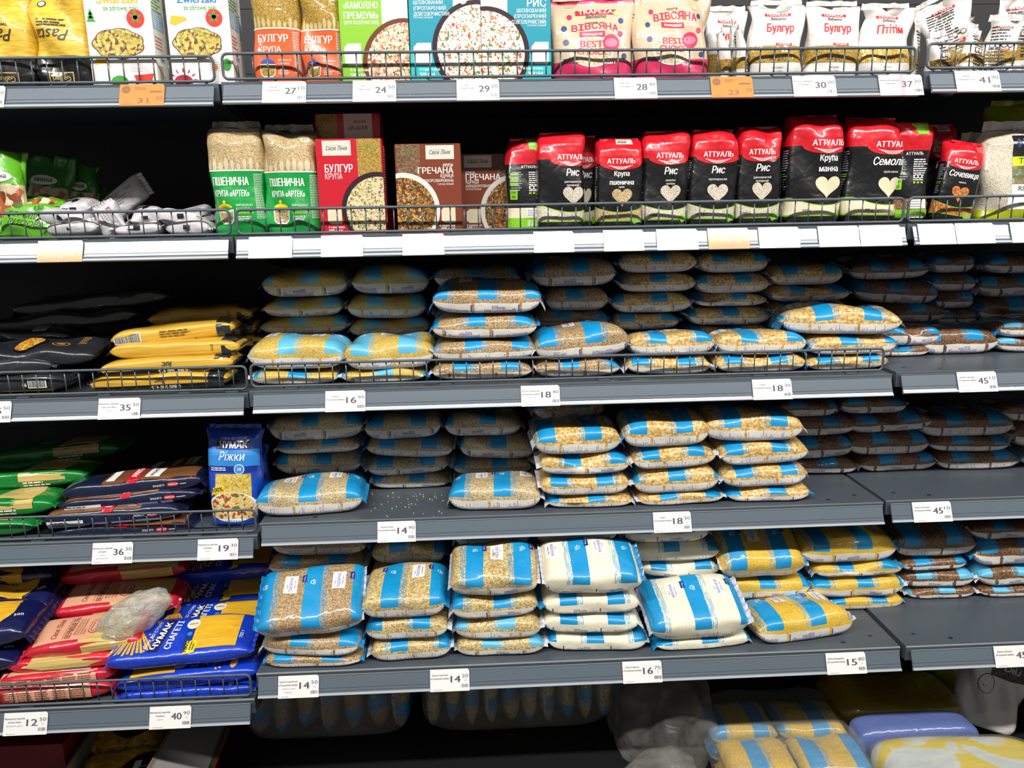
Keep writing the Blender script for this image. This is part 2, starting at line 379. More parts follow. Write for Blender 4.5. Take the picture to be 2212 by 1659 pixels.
fence('L', 3, -.62, -.0135, YF - .010, .7125, .7575, 'wire fence before the navy and copper spaghetti packs')
fence('L', 4, -.62, -.0165, YF - .122, .4235, .4675, 'wire fence before the red and blue spaghetti packs')
# ---------------------------------------------------------------- price tags
def price_tag(bay, r, pl, pr, major, minor, lines, label, promo=False, hide=None, stripe=False):
    z, y = ZR[bay][r], YR[bay][r]
    x0, x1 = at_y(pl, 0, y)[0], 0
    P = at_y(pl, to_px((.4, y, z))[1], y)
    # the tag's left and right edges, measured on the rail
    def rx(px):
        lo_, hi_ = -1.5, 2.6
        for _ in range(40):
            m_ = (lo_ + hi_) / 2
            if to_px((m_, y, z - .018))[0] < px: lo_ = m_
            else: hi_ = m_
        return lo_
    x0, x1 = rx(pl), rx(pr); w = x1 - x0; h = .0405
    th = thing('price_tag', label, 'price tag', (0, 0, 0), group='price tags on the rails')
    ox = (x0, *rail_pt(y, z, RH + .0008, .0026))
    n3 = (0, rail_n[0], rail_n[1]); up = (0, -rail_dir[0], -rail_dir[1])
    fn = plane_fn(ox, (1, 0, 0), up, n3)
    b = MB(); q = np.array([(0, 0), (w, 0), (w, h - .004), (w - .003, h), (0, h)]); n_ = 5
    b.add(list(fn(q, 0)) + list(fn(q, .0005)), [(4, 3, 2, 1, 0), (5, 6, 7, 8, 9)] + [(k, (k + 1) % n_, n_ + (k + 1) % n_, n_ + k) for k in range(n_)])
    b.build('paper', ORANGE if promo else PAPER, th)
    d = Decal(fn, .00055); ik, ik2 = (INKO, INKO) if promo else (INK, INK2)
    if promo:
        d.disc(.011, h - .010, .0075, .0075, INKO, 0); d.text('-12%' if r == 0 and bay == 'L' else '-15%', .011, h - .0115, .003, ORANGE, 1, align='C')
        d.small(.026, h - .007, .022, 2, .003, ik2); d.rect(w - .025, h - .016, w - .004, h - .0125, ik, 0)
    if stripe: d.rect(w - .042, 0, w - .034, h, plain('red_streak', 'f4a7b0', .4), 0)
    if major:
        d.text(major, w * (.52 if not promo else .40), h * (.40 if not promo else .12), .0125 if not promo else .010, ik, 1, w=w * .245, bold=.03)
        d.text(minor, w * .815, h * (.60 if not promo else .26), .0064, ik, 1, w=w * .155, bold=.0)
        if not promo: d.rect(w * .84, h * .53, w * .96, h * .535, ik2, 1); d.text('грн', w * .9, h * .44, .0022, ik2, 1, align='C', bold=0)
    for i, s in enumerate(lines):
        d.text(s, w * .25, h * (.70 - .155 * i), .0031 if i < 2 else .0026, ik if i < 2 else ik2, 1, align='C', bold=.012 if i < 2 else 0, w=w * .40 if len(s) > 16 else None)
    x = w * .80
    while x < w * .97 and not promo: ww = rnd.choice((.0004, .0008)); d.rect(x, h * .16, x + ww, h * .31, ik, 1); x += ww + rnd.choice((.0005, .0009))
    d.small(.006, h * .06, .02, 1, .002, ik2)
    d.build('printed_price', th)
MV = 'Макаронні вироби'; RV = '«Розумний вибір»'; SL = '«Своя лінія»'
for a in [
 ('L', 0, -74, 18, '41', '90', [MV], 'white price tag under the bagged pasta nests, cut by the frame edge'),
 ('L', 0, 264, 360, '31', '30', [], 'orange promotion tag under the white pasta cartons', True),
 ('C', 0, 570, 664, '27', '10', ['Крупа', SL, 'Булгур'], 'white price tag reading 27 10 under the orange bulgur bags'),
 ('C', 0, 764, 857, '24', '50', ['Рис', SL, 'Камоліно', 'круглозернистий'], 'white price tag reading 24 50 under the green rice box'),
 ('C', 0, 987, 1078, '29', '20', ['Рис', SL, 'пропарений', 'довгозернистий'], 'white price tag reading 29 20 under the teal rice boxes'),
 ('C', 0, 1325, 1416, '28', '40', ['Вівсяна', 'плющена', 'Trapeza'], 'white price tag reading 28 40 under the beige oat bags'),
 ('C', 0, 1532, 1622, '23', '70', [], 'orange promotion tag under the small pale bulgur bags', True),
 ('C', 0, 1708, 1800, '30', '00', ['Булгур середній', '«Трапеза»'], 'white price tag reading 30 00 under the white bulgur bags'),
 ('C', 0, 1893, 1986, '37', '30', [MV, '«Трапеза»', 'птітім'], 'white price tag reading 37 30 with a red streak', False, None, True),
 ('R', 0, 2057, 2152, '41', '90', ['Крупа', '«Трапеза» Кус-кус'], 'white price tag reading 41 90 under the jumbled pale bags'),
 ('L', 1, 88, 185, '18', '90', [], 'orange promotion tag under the green noodle pack', True),
 ('C', 1, 541, 634, '18', '00', ['Крупа', SL], 'white price tag under the green wheat groats bags, reading 18 00'),
 ('C', 1, 696, 786, '30', '00', ['Крупа', SL], 'white glaring price tag under the red bulgur box'),
 ('C', 1, 871, 960, '20', '00', ['Крупа', SL], 'white glaring price tag under the lit brown buckwheat box'),
 ('C', 1, 1152, 1238, '27', '50', ['Рис'], 'white price tag reading 27 under the first black rice bags'),
 ('C', 1, 1302, 1388, '28', '50', ['Крупа'], 'white price tag reading 28 50 under the black wheat groats bag'),
 ('C', 1, 1416, 1504, '48', '00', ['Рис'], 'white price tag reading 48 beside the orange tag on its left side'),
 ('C', 1, 1526, 1614, '38', '90', [], 'orange promotion tag under the black round-grain rice bag', True),
 ('C', 1, 1635, 1722, '48', '50', ['Рис'], 'white price tag reading 48 to the right of the orange tag'),
 ('C', 1, 1763, 1850, '27', '40', ['Крупа'], 'white price tag under the black semolina bag with big heart'),
 ('C', 1, 1852, 1940, '47', '30', ['Крупа'], 'white price tag reading 47 at the shelf joint'),
 ('R', 1, 1978, 2056, '55', '00', ['Сочевиця'], 'white price tag first after the joint, under the lentil bag'),
 ('R', 1, 2058, 2140, '65', '20', ['Сочевиця'], 'white price tag second after the joint, under the lentil bag'),
 ('R', 1, 2176, 2264, '80', '20', ['Рис'], 'white price tag under the jasmine rice bag, cut by the frame edge'),
 ('L', 2, -60, 31, '25', '50', [MV], 'white price tag ending in 5 50 under the black spaghetti packs'),
 ('L', 2, 218, 308, '35', '30', [MV, '«De Luxe F&G»', 'Спагеті'], 'white price tag reading 35 30 under the yellow spaghetti packs'),
 ('C', 2, 705, 791, '16', '90', ['Пшоно', RV], 'white price tag reading 16 90 under the millet stacks'),
 ('C', 2, 1125, 1208, '18', '40', ['Крупа пшенична', RV, 'Полтавська'], 'white price tag reading 18 40 under the wheat groats stacks'),
 ('C', 2, 1622, 1706, '18', '30', ['Горох', RV], 'white price tag reading 18 30 under the fenced split pea stacks'),
 ('R', 2, 2062, 2146, '45', '10', ['Крупа гречана', RV], 'white price tag reading 45 10 on the third buckwheat shelf'),
 ('L', 3, 205, 292, '36', '30', [MV, '«Arrighi»', 'Спагеті', 'цільнозернові'], 'white price tag reading 36 30 under the navy spaghetti packs'),
 ('L', 3, 431, 518, '19', '30', [MV, '«Чумак»', 'Ріжки'], 'white price tag reading 19 30 under the blue macaroni bag'),
 ('C', 3, 817, 899, '14', '90', ['Крупа ячна', RV], 'white price tag reading 14 90 under the barley gap with spilt grains'),
 ('C', 3, 1409, 1490, '18', '30', ['Горох', RV], 'white price tag reading 18 30 under the unfenced split pea stacks'),
 ('R', 3, 1966, 2049, '45', '10', ['Крупа гречана', RV], 'white price tag reading 45 10 on the fourth buckwheat shelf'),
 ('L', 4, 15, 109, '12', '50', [MV, SL, 'Вермішель довга'], 'white price tag reading 12 50 under the red vermicelli packs'),
 ('L', 4, 328, 417, '40', '90', [MV, '«Чумак»', 'Спагеті'], 'white price tag reading 40 90 under the blue spaghetti packs'),
 ('C', 4, 604, 691, '14', '50', ['Крупа пшенична', RV, 'з м\'яких сортів', 'пшениці'], 'white price tag reading 14 50 under the tan wheat bags'),
 ('C', 4, 930, 1014, '14', '20', ['Крупа перлова', RV], 'white price tag reading 14 20 under the pearl barley bags'),
 ('C', 4, 1343, 1427, '16', '70', ['Крупа манна', RV], 'white price tag reading 16 70 under the cream semolina bags'),
 ('C', 4, 1780, 1865, '15', '80', ['Крупа кукурудзяна', RV], 'white price tag reading 15 80 under the yellow corn grits bag'),
 ('R', 4, 2141, 2230, '45', '10', ['Крупа гречана', RV], 'white price tag starting 45 on the fifth buckwheat shelf, cut by frame')]:
    price_tag(*a)
# ---------------------------------------------------------------- one-kilo cereal bags lying in stacks
PER = .093
KIND = {'millet': ('yellow millet', 'ПШОНО', 'шліфоване'), 'wheat': ('tan wheat', 'ПШЕНИЧНА', 'з м\'яких сортів'), 'peas': ('pale split pea', 'ГОРОХОВА', 'шліфована'), 'buckwheat': ('brown buckwheat', 'ГРЕЧАНА', 'непропарена'),
        'barley': ('pale barley', 'ЯЧНА', 'ячмінна ціла'), 'pearl': ('pearl barley', 'ПЕРЛОВА', 'шліфована'), 'semolina': ('cream semolina', 'МАННА', 'марка «М»'), 'corn': ('yellow corn', 'КУКУРУДЗЯНА', 'шліфована')}
SEALW = plain('seal_film', 'c9cbd6', .3, .8, .5); SEALB = film('seal_film_blue', '1382bd'); LOGO = plain('logo_white', 'eef6fa', .4)
LABELW = plain('label_panel_white', 'efece8', .4, .6)
class Bag:
    """pillow of grain: local x along the bag, y front (-) to back (+), z up from the resting face"""
    def __init__(s, L, D, Hh, seed, nt=3.3, nb=6.0, lump=1.0):
        r = random.Random(seed); s.L, s.D, s.H, s.nt, s.nb = L, D, Hh, nt, nb; s.a = L / 2; s.b = D / 2
        s.hb = Hh * .5; s.ht = Hh - s.hb
        s.wv = [(r.uniform(15, 60), r.uniform(15, 60), r.uniform(0, 6.3), r.uniform(.0007, .0019) * lump) for _ in range(5)]
        s.bow = r.uniform(-.004, .002) * lump; s.sk = r.uniform(-.006, .006) * lump; s.ec = [(r.uniform(.75, .95), r.uniform(.0, .8)) for _ in range(2)]
    def env(s, x):
        q = np.clip(np.abs(x / s.a), 0, 1)
        return np.sqrt(np.maximum(1 - q ** 5.5, .03)), 1 - .13 * q ** 6
    def dz(s, x, y): return sum(A * np.sin(kx * x + ky * y + p) for kx, ky, p, A in s.wv)
    def top(s, x, y):
        eh, eb = s.env(x); q = np.clip(np.abs(y - s.sk * x / s.a) / (s.b * eb), 0, .985)
        return s.hb + s.ht * eh * (1 - q ** s.nt) ** (1 / s.nt) + s.dz(x, y)
    def mesh(s, phase, flip, variantB, nx=30, na=40, vs_=0.0):
        b = MB(); vs = []; uv = []
        xs = [s.a * math.copysign(abs(t) ** .85, t) for t in np.linspace(-1, 1, nx)]
        for x in xs:
            eh, eb = s.env(x)
            for k in range(na + 1):
                ph = -PI / 2 + 2 * PI * k / na; c, q = math.cos(ph), math.sin(ph); n = s.nt if q > 0 else s.nb
                y = -s.b * eb * math.copysign(abs(c) ** (2 / n), c); hz = s.ht if q > 0 else s.hb
                z = s.hb + hz * eh * math.copysign(abs(q) ** (2 / n), q)
                y += s.sk * x / s.a + .5 * s.dz(x * 1.3 + .3, z * 2 + y)
                z += s.dz(x, y) * (1 if q > 0 else .0) + (s.bow * (1 - abs(x / s.a)) if q > 0 else 0)
                vs.append((x, y, z)); uv.append((flip * x / PER + phase, (k / na + vs_) % 1.0001 + (10 if variantB else 0)))
        m = na + 1
        b.add(vs, [(i * m + k, i * m + k + 1, (i + 1) * m + k + 1, (i + 1) * m + k) for i in range(nx - 1) for k in range(na)] + [tuple(range(na))[::-1] , tuple((nx - 1) * m + k for k in range(na))], 0, uv)
        return b
    def seal(s, side, seed):
        r = random.Random(seed); b = MB(); n = 14; f = s.ec[0 if side < 0 else 1]; eh, eb = s.env(s.a)
        w = s.b * .9; out = r.uniform(.004, .009); dr = r.uniform(-.8, .4); vs = []
        for i in range(n + 1):
            y = -w + 2 * w * i / n; zig = .0022 * (1 if i % 2 else -1) * r.uniform(.3, 1.2)
            for j, e in enumerate((-.004, .35 * out, out)):
                x = side * (s.a + e); z = s.hb + dr * s.hb * j / 2 + zig * (.4 + j * .5)
                for t in (-.0004, .0004): vs.append((x, y + s.sk * side + (0 if j < 2 else r.uniform(-.001, .001)), z + t))
        fs = []
        for i in range(n):
            for j in range(2):
                a = i * 6 + j * 2; fs += [(a, a + 2, a + 8, a + 6), (a + 1, a + 7, a + 9, a + 3)]
            fs.append((i * 6 + 4, i * 6 + 5, i * 6 + 11, i * 6 + 10))
        b.add(vs, fs); return b
    def surf(s):
        def fn(P, off): return np.stack([P[:, 0], P[:, 1], s.top(P[:, 0], P[:, 1]) + s.bow * (1 - np.abs(P[:, 0] / s.a)) + off], 1)
        return fn
_bagn = [0]
def cereal_bag(kind, light, L, D, Hh, loc, rot, label, group, show_label, flip=None, phase=None, variant=None):
    _bagn[0] += 1; sd = _bagn[0] * 13 + 5; r = random.Random(sd)
    flip = flip or r.choice((1, -1)); phase = r.random() if phase is None else phase; vb = (flip < 0) if variant is None else variant
    B = Bag(L, D, Hh, sd)
    th = thing('cereal_bag', label, 'cereal bag', loc, rot, group)
    B.mesh(phase, flip, vb).build('pouch', striped_film(kind, light), th, smooth=True)
    for sgn in (-1, 1): B.seal(sgn, sd + sgn).build('end_seal', r.choice((SEALW, SEALW, SEALB)), th)
    if show_label:
        d = Decal(B.surf(), .0006, .007); _, t1, t2 = KIND[kind]
        for k in range(-4, 5):
            xc = flip * (k + .72 - phase) * PER; xl = flip * (k + .18 - phase) * PER; xt = flip * (k + .985 - phase) * PER
            rt = PI / 2 * flip; yc = D * .13
            lim = B.a - .006
            if abs(xc) < lim - .008:
                w, h = .0125, .021; w2 = min(w, lim - abs(xc))
                d.rect(xc - w2, yc - h, xc + w2, yc + h, LABELW, 0, 4, 8)
                if w2 > .008:
                    d.text(t1, xc + flip * .003, yc - flip * .017, .0062, NAVY, 1, w=.034 if len(t1) > 4 else .022, rot=rt, bold=.0)
                    d.text('крупа', xc - flip * .0055, yc - flip * .010, .0026, NAVY, 1, rot=rt, bold=0); d.text(t2, xc + flip * .0085, yc - flip * .012, .0028, NAVY, 1, w=.022, rot=rt, bold=0)
            if abs(xl) < lim - .004:
                pts = [(.0045 * math.cos(a), .0055 * math.sin(a)) for a in [PI * q / 10 for q in range(11)]]; inn = [(.0034 * math.cos(a), .0042 * math.sin(a)) for a in [PI * q / 10 for q in range(10, -1, -1)]]
                R_ = lambda P: [(xl - yy * flip, yc + .002 + xx * flip) for xx, yy in P]
                d.poly(R_(pts + inn), LOGO, 1); d.poly(R_([(-.006, -.001), (.006, -.001), (.006, 0), (-.006, 0)]), LOGO, 1)
                d.text('вибір', xl + flip * .0045, yc - flip * .0045, .003, LOGO, 1, rot=rt, bold=.02)
            if abs(xt) < lim - .004:
                d.rect(xt - .0042, yc + .004, xt + .0042, yc + .021, NAVY, 0, 2, 4); d.text('1 кг/kg', xt + flip * .0015, yc + .0125 - flip * .007, .003, WHITE, 1, rot=rt, bold=0)
        d.build('front_label', th)
    return th, B
ORD = ['topmost', 'second from the top', 'third from the top', 'fourth from the top', 'fifth from the top', 'sixth from the top', 'seventh from the top']
def stack(kind, yf, zs, bags, desc, group, light=False, Htop=.05, ytop=None, D=.118, fill=0, lab=True, flip=None):
    """bags from the bottom: (px left, px right, px lower edge[, {options}]) measured on the plane of the stack's front"""
    rows = []
    for e in bags:
        xl, xr, yb = e[:3]; o = e[3] if len(e) > 3 else {}
        y_ = yf + o.get('dy', 0)
        A, Bp = at_y(xl, yb, y_), at_y(xr, yb, y_)
        zc = at_y((xl + xr) / 2, yb, y_)[2]
        rows.append([(A[0] + Bp[0]) / 2, Bp[0] - A[0] - .012, zc, o, y_])
    if not fill: rows[0][2] = zs
    else:
        n = max(1, round((rows[0][2] - zs) / .042)); hz = (rows[0][2] - zs) / n
        rows = [[rows[0][0] + rnd.uniform(-.006, .006), .178, zs + k * hz, {}, yf] for k in range(n)] + rows
    N = len(rows)
    for i, (xc, L, z, o, y_) in enumerate(rows):
        last = i == N - 1
        Hh = (rows[i + 1][2] - z) * .975 if not last else Htop
        Hh = min(max(Hh, .026), .075); pitch = 0.0; dd = o.get('D', D)
        if last and ytop is not None:
            best = 1e9
            for q in range(-6, 34):
                a = math.radians(q); yy, zz = dd * .80 * math.cos(a) - Hh * .9 * math.sin(a), dd * .80 * math.sin(a) + Hh * .9 * math.cos(a)
                e = abs(to_px((xc, y_ + yy, z + zz))[1] - ytop)
                if e < best: best = e; pitch = a
        roll = math.radians(o.get('roll', rnd.uniform(-.8, .8))); yaw = math.radians(o.get('yaw', rnd.uniform(-2.2, 2.2)))
        Rm = Matrix.Rotation(yaw, 4, 'Z') @ Matrix.Rotation(-roll, 4, 'Y') @ Matrix.Rotation(pitch, 4, 'X')
        off = Rm @ Vector((0, -dd / 2, 0))
        loc = Vector((xc, y_, z)) - Vector((0, off.y, off.z)) + Vector((0, 0, 0))
        k = N - 1 - i
        lb = '%s bag, %s of %s' % (KIND[kind][0], ORD[min(k, 6)], desc) if N > 1 else '%s bag with blue stripes, %s' % (KIND[kind][0], desc)
        cereal_bag(kind, o.get('light', light), L, dd, Hh, loc, Rm.to_euler(), lb, group, last and lab, o.get('flip', flip), o.get('ph'), o.get('v'))
G3, G4, G5 = 'cereal bags on the third shelf', 'cereal bags on the fourth shelf', 'cereal bags on the fifth shelf'
Z3, Z4, Z5 = .9953, .7305, .4688
# third shelf
yf3, yb3 = .045, .178
stack('millet', yf3, Z3, [(537, 739, 838, {'light': False}), (528, 752, 801, {'ph': .36, 'flip': 1})], 'the first fenced stack from the pasta', G3, True, .06, 724)
stack('millet', yb3, Z3, [(553, 755, 724), (562, 742, 686), (561, 755, 643)], 'the pile behind the first fenced stack', G3, True, .055, 583, fill=1)
stack('millet', yf3, Z3, [(732, 928, 836), (739, 945, 801, {'ph': .80, 'flip': 1})], 'the second fenced stack from the pasta', G3, True, .06, 722)
stack('millet', yb3, Z3, [(749, 934, 728), (743, 925, 690), (752, 931, 636)], 'the pile behind the second fenced stack', G3, True, .055, 581, fill=1)
stack('wheat', yf3, Z3, [(926, 1157, 833, {'flip': 1, 'ph': .6}), (928, 1165, 782), (926, 1168, 733), (931, 1178, 680, {'v': True})], 'the tall fenced stack third from pasta', G3, False, .055, 608)
stack('wheat', yb3, Z3, [(934, 1127, 700), (934, 1130, 660), (934, 1127, 624)], 'the dark pile behind the tall fenced stack', G3, False, .05, 578, fill=1)
stack('wheat', yf3, Z3, [(1152, 1350, 826), (1151, 1369, 776, {'roll': 3.5, 'v': True})], 'the fourth fenced stack from the pasta', G3, False, .058, 702)
stack('wheat', yb3, Z3, [(1152, 1322, 712), (1173, 1320, 673), (1143, 1338, 621)], 'the pile behind the fourth fenced stack', G3, False, .055, 558, fill=1)
stack('peas', yf3, Z3, [(1353, 1542, 818, {'flip': 1}), (1356, 1551, 770, {'v': False})], 'the fifth fenced stack from the pasta', G3, False, .05, 714)
stack('peas', yb3, Z3, [(1322, 1477, 714), (1318, 1502, 677), (1334, 1513, 632), (1336, 1513, 590)], 'the pile behind the fifth fenced stack', G3, False, .045, 546, fill=1)
stack('peas', yf3, Z3, [(1542, 1746, 815, {'v': True}), (1546, 1752, 768, {'v': False})], 'the sixth fenced stack from the pasta', G3, False, .05, 713)
stack('peas', yb3, Z3, [(1480, 1672, 738), (1484, 1674, 704), (1495, 1665, 663), (1502, 1668, 635), (1505, 1668, 590)], 'the pile behind the sixth fenced stack', G3, False, .045, 546, fill=1)
stack('peas', yf3, Z3, [(1740, 1926, 810), (1744, 1948, 768, {'v': False}), (1700, 1954, 724, {'yaw': -9, 'v': False, 'ph': .56, 'flip': 1})], 'the last fenced stack', G3, False, .055, 661)
stack('peas', yb3, Z3, [(1664, 1846, 690), (1662, 1844, 653), (1661, 1830, 617)], 'the pile behind the last fenced stack', G3, False, .045, 572, fill=1)
Z3r = .9997
stack('buckwheat', .152, Z3r, [(1852, 2012, 776), (1880, 2043, 747, {'roll': -2})], 'the low pile behind the fence end', G3, False, .05, 700, fill=0)
stack('buckwheat', .158, Z3r, [(1990, 2164, 771, {'v': True})], 'alone and flat beside the fence end on third shelf', G3, False, .058, 704)
stack('buckwheat', .158, Z3r, [(2158, 2340, 760), (2156, 2340, 728)], "the third shelf's low edge pile", G3, True, .04, 688)
stack('buckwheat', .285, Z3r, [(1905, 2047, 698), (1840, 2028, 657, {'v': True, 'roll': -3.5}), (1829, 2015, 606)], "the third shelf's near back pile", G3, False, .045, 552, fill=1)
stack('buckwheat', .29, Z3r, [(2020, 2118, 704, {}), (2018, 2110, 668, {'v': True}), (2014, 2113, 630), (2010, 2112, 591)], "the third shelf's middle back pile", G3, False, .045, 548, fill=1)
stack('buckwheat', .285, Z3r, [(2114, 2290, 703), (2112, 2290, 642), (2126, 2300, 592)], "the third shelf's far back pile", G3, False, .045, 548, fill=1)
# fourth shelf
yf4, yb4 = .008, .158
stack('barley', .016, Z4, [(545, 785, 1124, {'yaw': 4, 'ph': .22, 'flip': 1, 'v': False, 'D': .125})], 'lying alone beside the blue macaroni bag', G4, False, .06, 1027)
stack('barley', yb4, Z4, [(590, 785, 1027), (592, 781, 982), (577, 788, 953)], 'the back barley pile nearest the pasta', G4, False, .06, 893, fill=1)
stack('barley', yb4, Z4, [(796, 976, 1061, {'v': True, 'flip': 1}), (788, 972, 1028, {'v': True}), (784, 984, 990, {'roll': -2}), (783, 961, 950, {'roll': 2})], 'the back pile behind the bare spilt gap', G4, False, .055, 895)
stack('barley', yf4, Z4, [(966, 1178, 1114, {'yaw': -2, 'ph': .02, 'flip': 1, 'v': False, 'D': .12})], 'lying alone beside the split pea stacks', G4, False, .058, 1024)
stack('barley', yb4, Z4, [(976, 1157, 1029), (986, 1160, 994, {'roll': -3}), (956, 1133, 944)], 'the pile behind the lone farther bag', G4, False, .05, 893, fill=1)
stack('peas', yf4, Z4, [(1180, 1375, 1109, {'v': False}), (1163, 1367, 1073, {'v': False}), (1163, 1368, 1028, {'v': True}), (1147, 1348, 985, {'flip': -1, 'v': False, 'ph': .5})], 'the first unfenced pea stack', G4, False, .058, 902)
stack('peas', yf4, Z4, [(1375, 1570, 1105, {'v': False, 'roll': 1.5}), (1368, 1563, 1068, {'v': False, 'roll': 2}), (1364, 1556, 1014, {'v': False, 'roll': 2}), (1342, 1541, 969, {'flip': -1, 'v': False, 'ph': .56})], 'the middle unfenced pea stack', G4, False, .06, 884)
stack('peas', yf4, Z4, [(1568, 1758, 1094, {'v': True}), (1555, 1753, 1054, {'v': False, 'roll': 1}), (1551, 1756, 1006, {'v': False, 'roll': .8}), (1520, 1743, 956, {'flip': -1, 'v': False, 'ph': .7})], 'the unfenced stack beside bare shelf', G4, False, .06, 877)
stack('peas', yb4, Z4, [(1146, 1310, 940), (1146, 1312, 906)], 'the pile behind the first unfenced peas', G4, False, .045, 885, fill=1)
Z4r = .7322
stack('buckwheat', .16, Z4r, [(1690, 1857, 1032, {'v': True}), (1685, 1851, 993), (1680, 1857, 944, {'v': True}), (1672, 1818, 902, {'v': False})], 'the back pile beside unfenced peas', G4, False, .04, 866)
stack('buckwheat', .163, Z4r, [(1853, 2032, 1031, {'v': True}), (1832, 2017, 985, {'v': False}), (1834, 2020, 935, {'roll': 3}), (1818, 1967, 895)], 'the pile straddling the joint, fourth shelf', G4, False, .04, 860)
stack('buckwheat', .155, Z4r, [(2027, 2207, 1025, {'v': False}), (2012, 2183, 978), (1992, 2196, 945, {'v': False})], 'the pile above price 45 10, fourth shelf', G4, False, .055, 882)
stack('buckwheat', .165, Z4r, [(2198, 2380, 1020), (2184, 2360, 968, {'v': False}), (2166, 2350, 911)], 'the pile cut by the frame, fourth shelf', G4, False, .045, 868)
# fifth shelf
yb5 = .04
stack('wheat', -.107, Z5, [(565, 790, 1457, {'v': False}), (557, 786, 1421, {'v': False}), (549, 790, 1376, {'flip': 1, 'v': False, 'ph': .13, 'roll': 3, 'D': .135})], 'the front stack above price 14 50', G5, False, .055, 1240)
stack('wheat', yb5, Z5, [(575, 790, 1290), (574, 792, 1244), (580, 798, 1203)], 'the pile behind the stack above 14 50', G5, False, .045, 1150, fill=1)
stack('pearl', -.098, Z5, [(793, 980, 1421, {'v': False, 'roll': 1}), (784, 978, 1385, {'v': False, 'roll': 2.5}), (777, 970, 1340, {'flip': 1, 'ph': .46, 'D': .13})], 'the low stack left of price 14 20', G5, False, .055, 1226)
stack('pearl', yb5, Z5, [(795, 968, 1262), (795, 968, 1222)], 'the pile behind the low pearl barley stack', G5, False, .05, 1160, fill=1)
stack('pearl', -.095, Z5, [(979, 1181, 1420, {'light': True, 'v': True}), (976, 1175, 1384, {'light': True, 'v': False}), (970, 1168, 1339, {'v': True}), (968, 1170, 1291, {'flip': -1, 'v': True, 'ph': .78})], 'the stack above price 14 20', G5, False, .055, 1178)
stack('pearl', yb5, Z5, [(976, 1150, 1222), (976, 1152, 1184)], 'the pile behind the stack above 14 20', G5, False, .045, 1150, fill=1)
stack('semolina', -.093, Z5, [(1180, 1404, 1417, {'v': True}), (1171, 1388, 1371, {'v': True}), (1168, 1388, 1330, {'v': True}), (1168, 1390, 1287, {'flip': -1, 'v': True, 'ph': .92, 'roll': -1.5})], 'the tall stack left of price 16 70', G5, False, .055, 1172)
stack('semolina', yb5, Z5, [(1153, 1341, 1216), (1153, 1343, 1176, {'v': True})], 'the pile behind the tall semolina stack', G5, False, .04, 1146, fill=1)
stack('semolina', -.10, Z5, [(1412, 1630, 1406, {'v': False}), (1395, 1621, 1384, {'flip': 1, 'v': False, 'ph': .16, 'yaw': 3, 'roll': 1, 'D': .13})], 'the low front stack above price 16 70', G5, False, .058, 1257)
stack('semolina', .03, Z5, [(1390, 1560, 1290), (1382, 1558, 1250, {'v': True}), (1352, 1563, 1216, {'v': False}), (1345, 1540, 1174, {'v': True})], 'the pile behind the low semolina stack', G5, False, .04, 1140, fill=1)
stack('corn', -.088, Z5, [(1622, 1852, 1400, {'flip': -1, 'v': True, 'yaw': 7, 'roll': .8, 'ph': .44, 'D': .125})], 'lying alone in front above price 15 80', G5, False, .06, 1290)
stack('corn', .02, Z5, [(1556, 1757, 1340), (1554, 1757, 1297, {'v': True}), (1548, 1740, 1251, {'flip': -1, 'v': False, 'ph': .6})], 'the back pile beside the semolina', G5, False, .06, 1140)
stack('corn', .026, Z5, [(1781, 1960, 1324, {'v': False}), (1751, 1962, 1293, {'v': True}), (1757, 1955, 1248, {'v': True}), (1726, 1946, 1219, {'flip': -1, 'v': True, 'ph': .5})], 'the pile just before the buckwheat', G5, False, .06, 1128)
Z5r = .4739
stack('buckwheat', .05, Z5r, [(1958, 2114, 1306, {'v': True, 'light': True}), (1948, 2111, 1271, {'v': True, 'light': True}), (1942, 2100, 1234, {'v': True}), (1930, 2114, 1206, {'v': False})], 'the pile beside the corn, fifth shelf', G5, False, .06, 1110)
stack('buckwheat', .045, Z5r, [(2114, 2300, 1304, {'light': True}), (2112, 2300, 1267, {'light': True}), (2100, 2290, 1224), (2097, 2290, 1166, {'v': True})], 'the pile cut by the frame, fifth shelf', G5, False, .04, 1128)
# spilt grains
b = MB(); rr = random.Random(3)
for i in range(46):
    P = at_z(rr.uniform(800, 960), 1065 + 52 * rr.random() ** 1.6, Z4); k = rr.uniform(.0006, .0011)
    b.box(P[0] - k, P[1] - k, Z4 + .0002, P[0] + k, P[1] + k, Z4 + k * 1.6)
tag(b.build('spilt_grains', plain('loose_grain', 'd8c48c', .6)), 'scattered pale barley grains spilt on the bare shelf above price 14 90', 'spilt grains', kind='stuff')
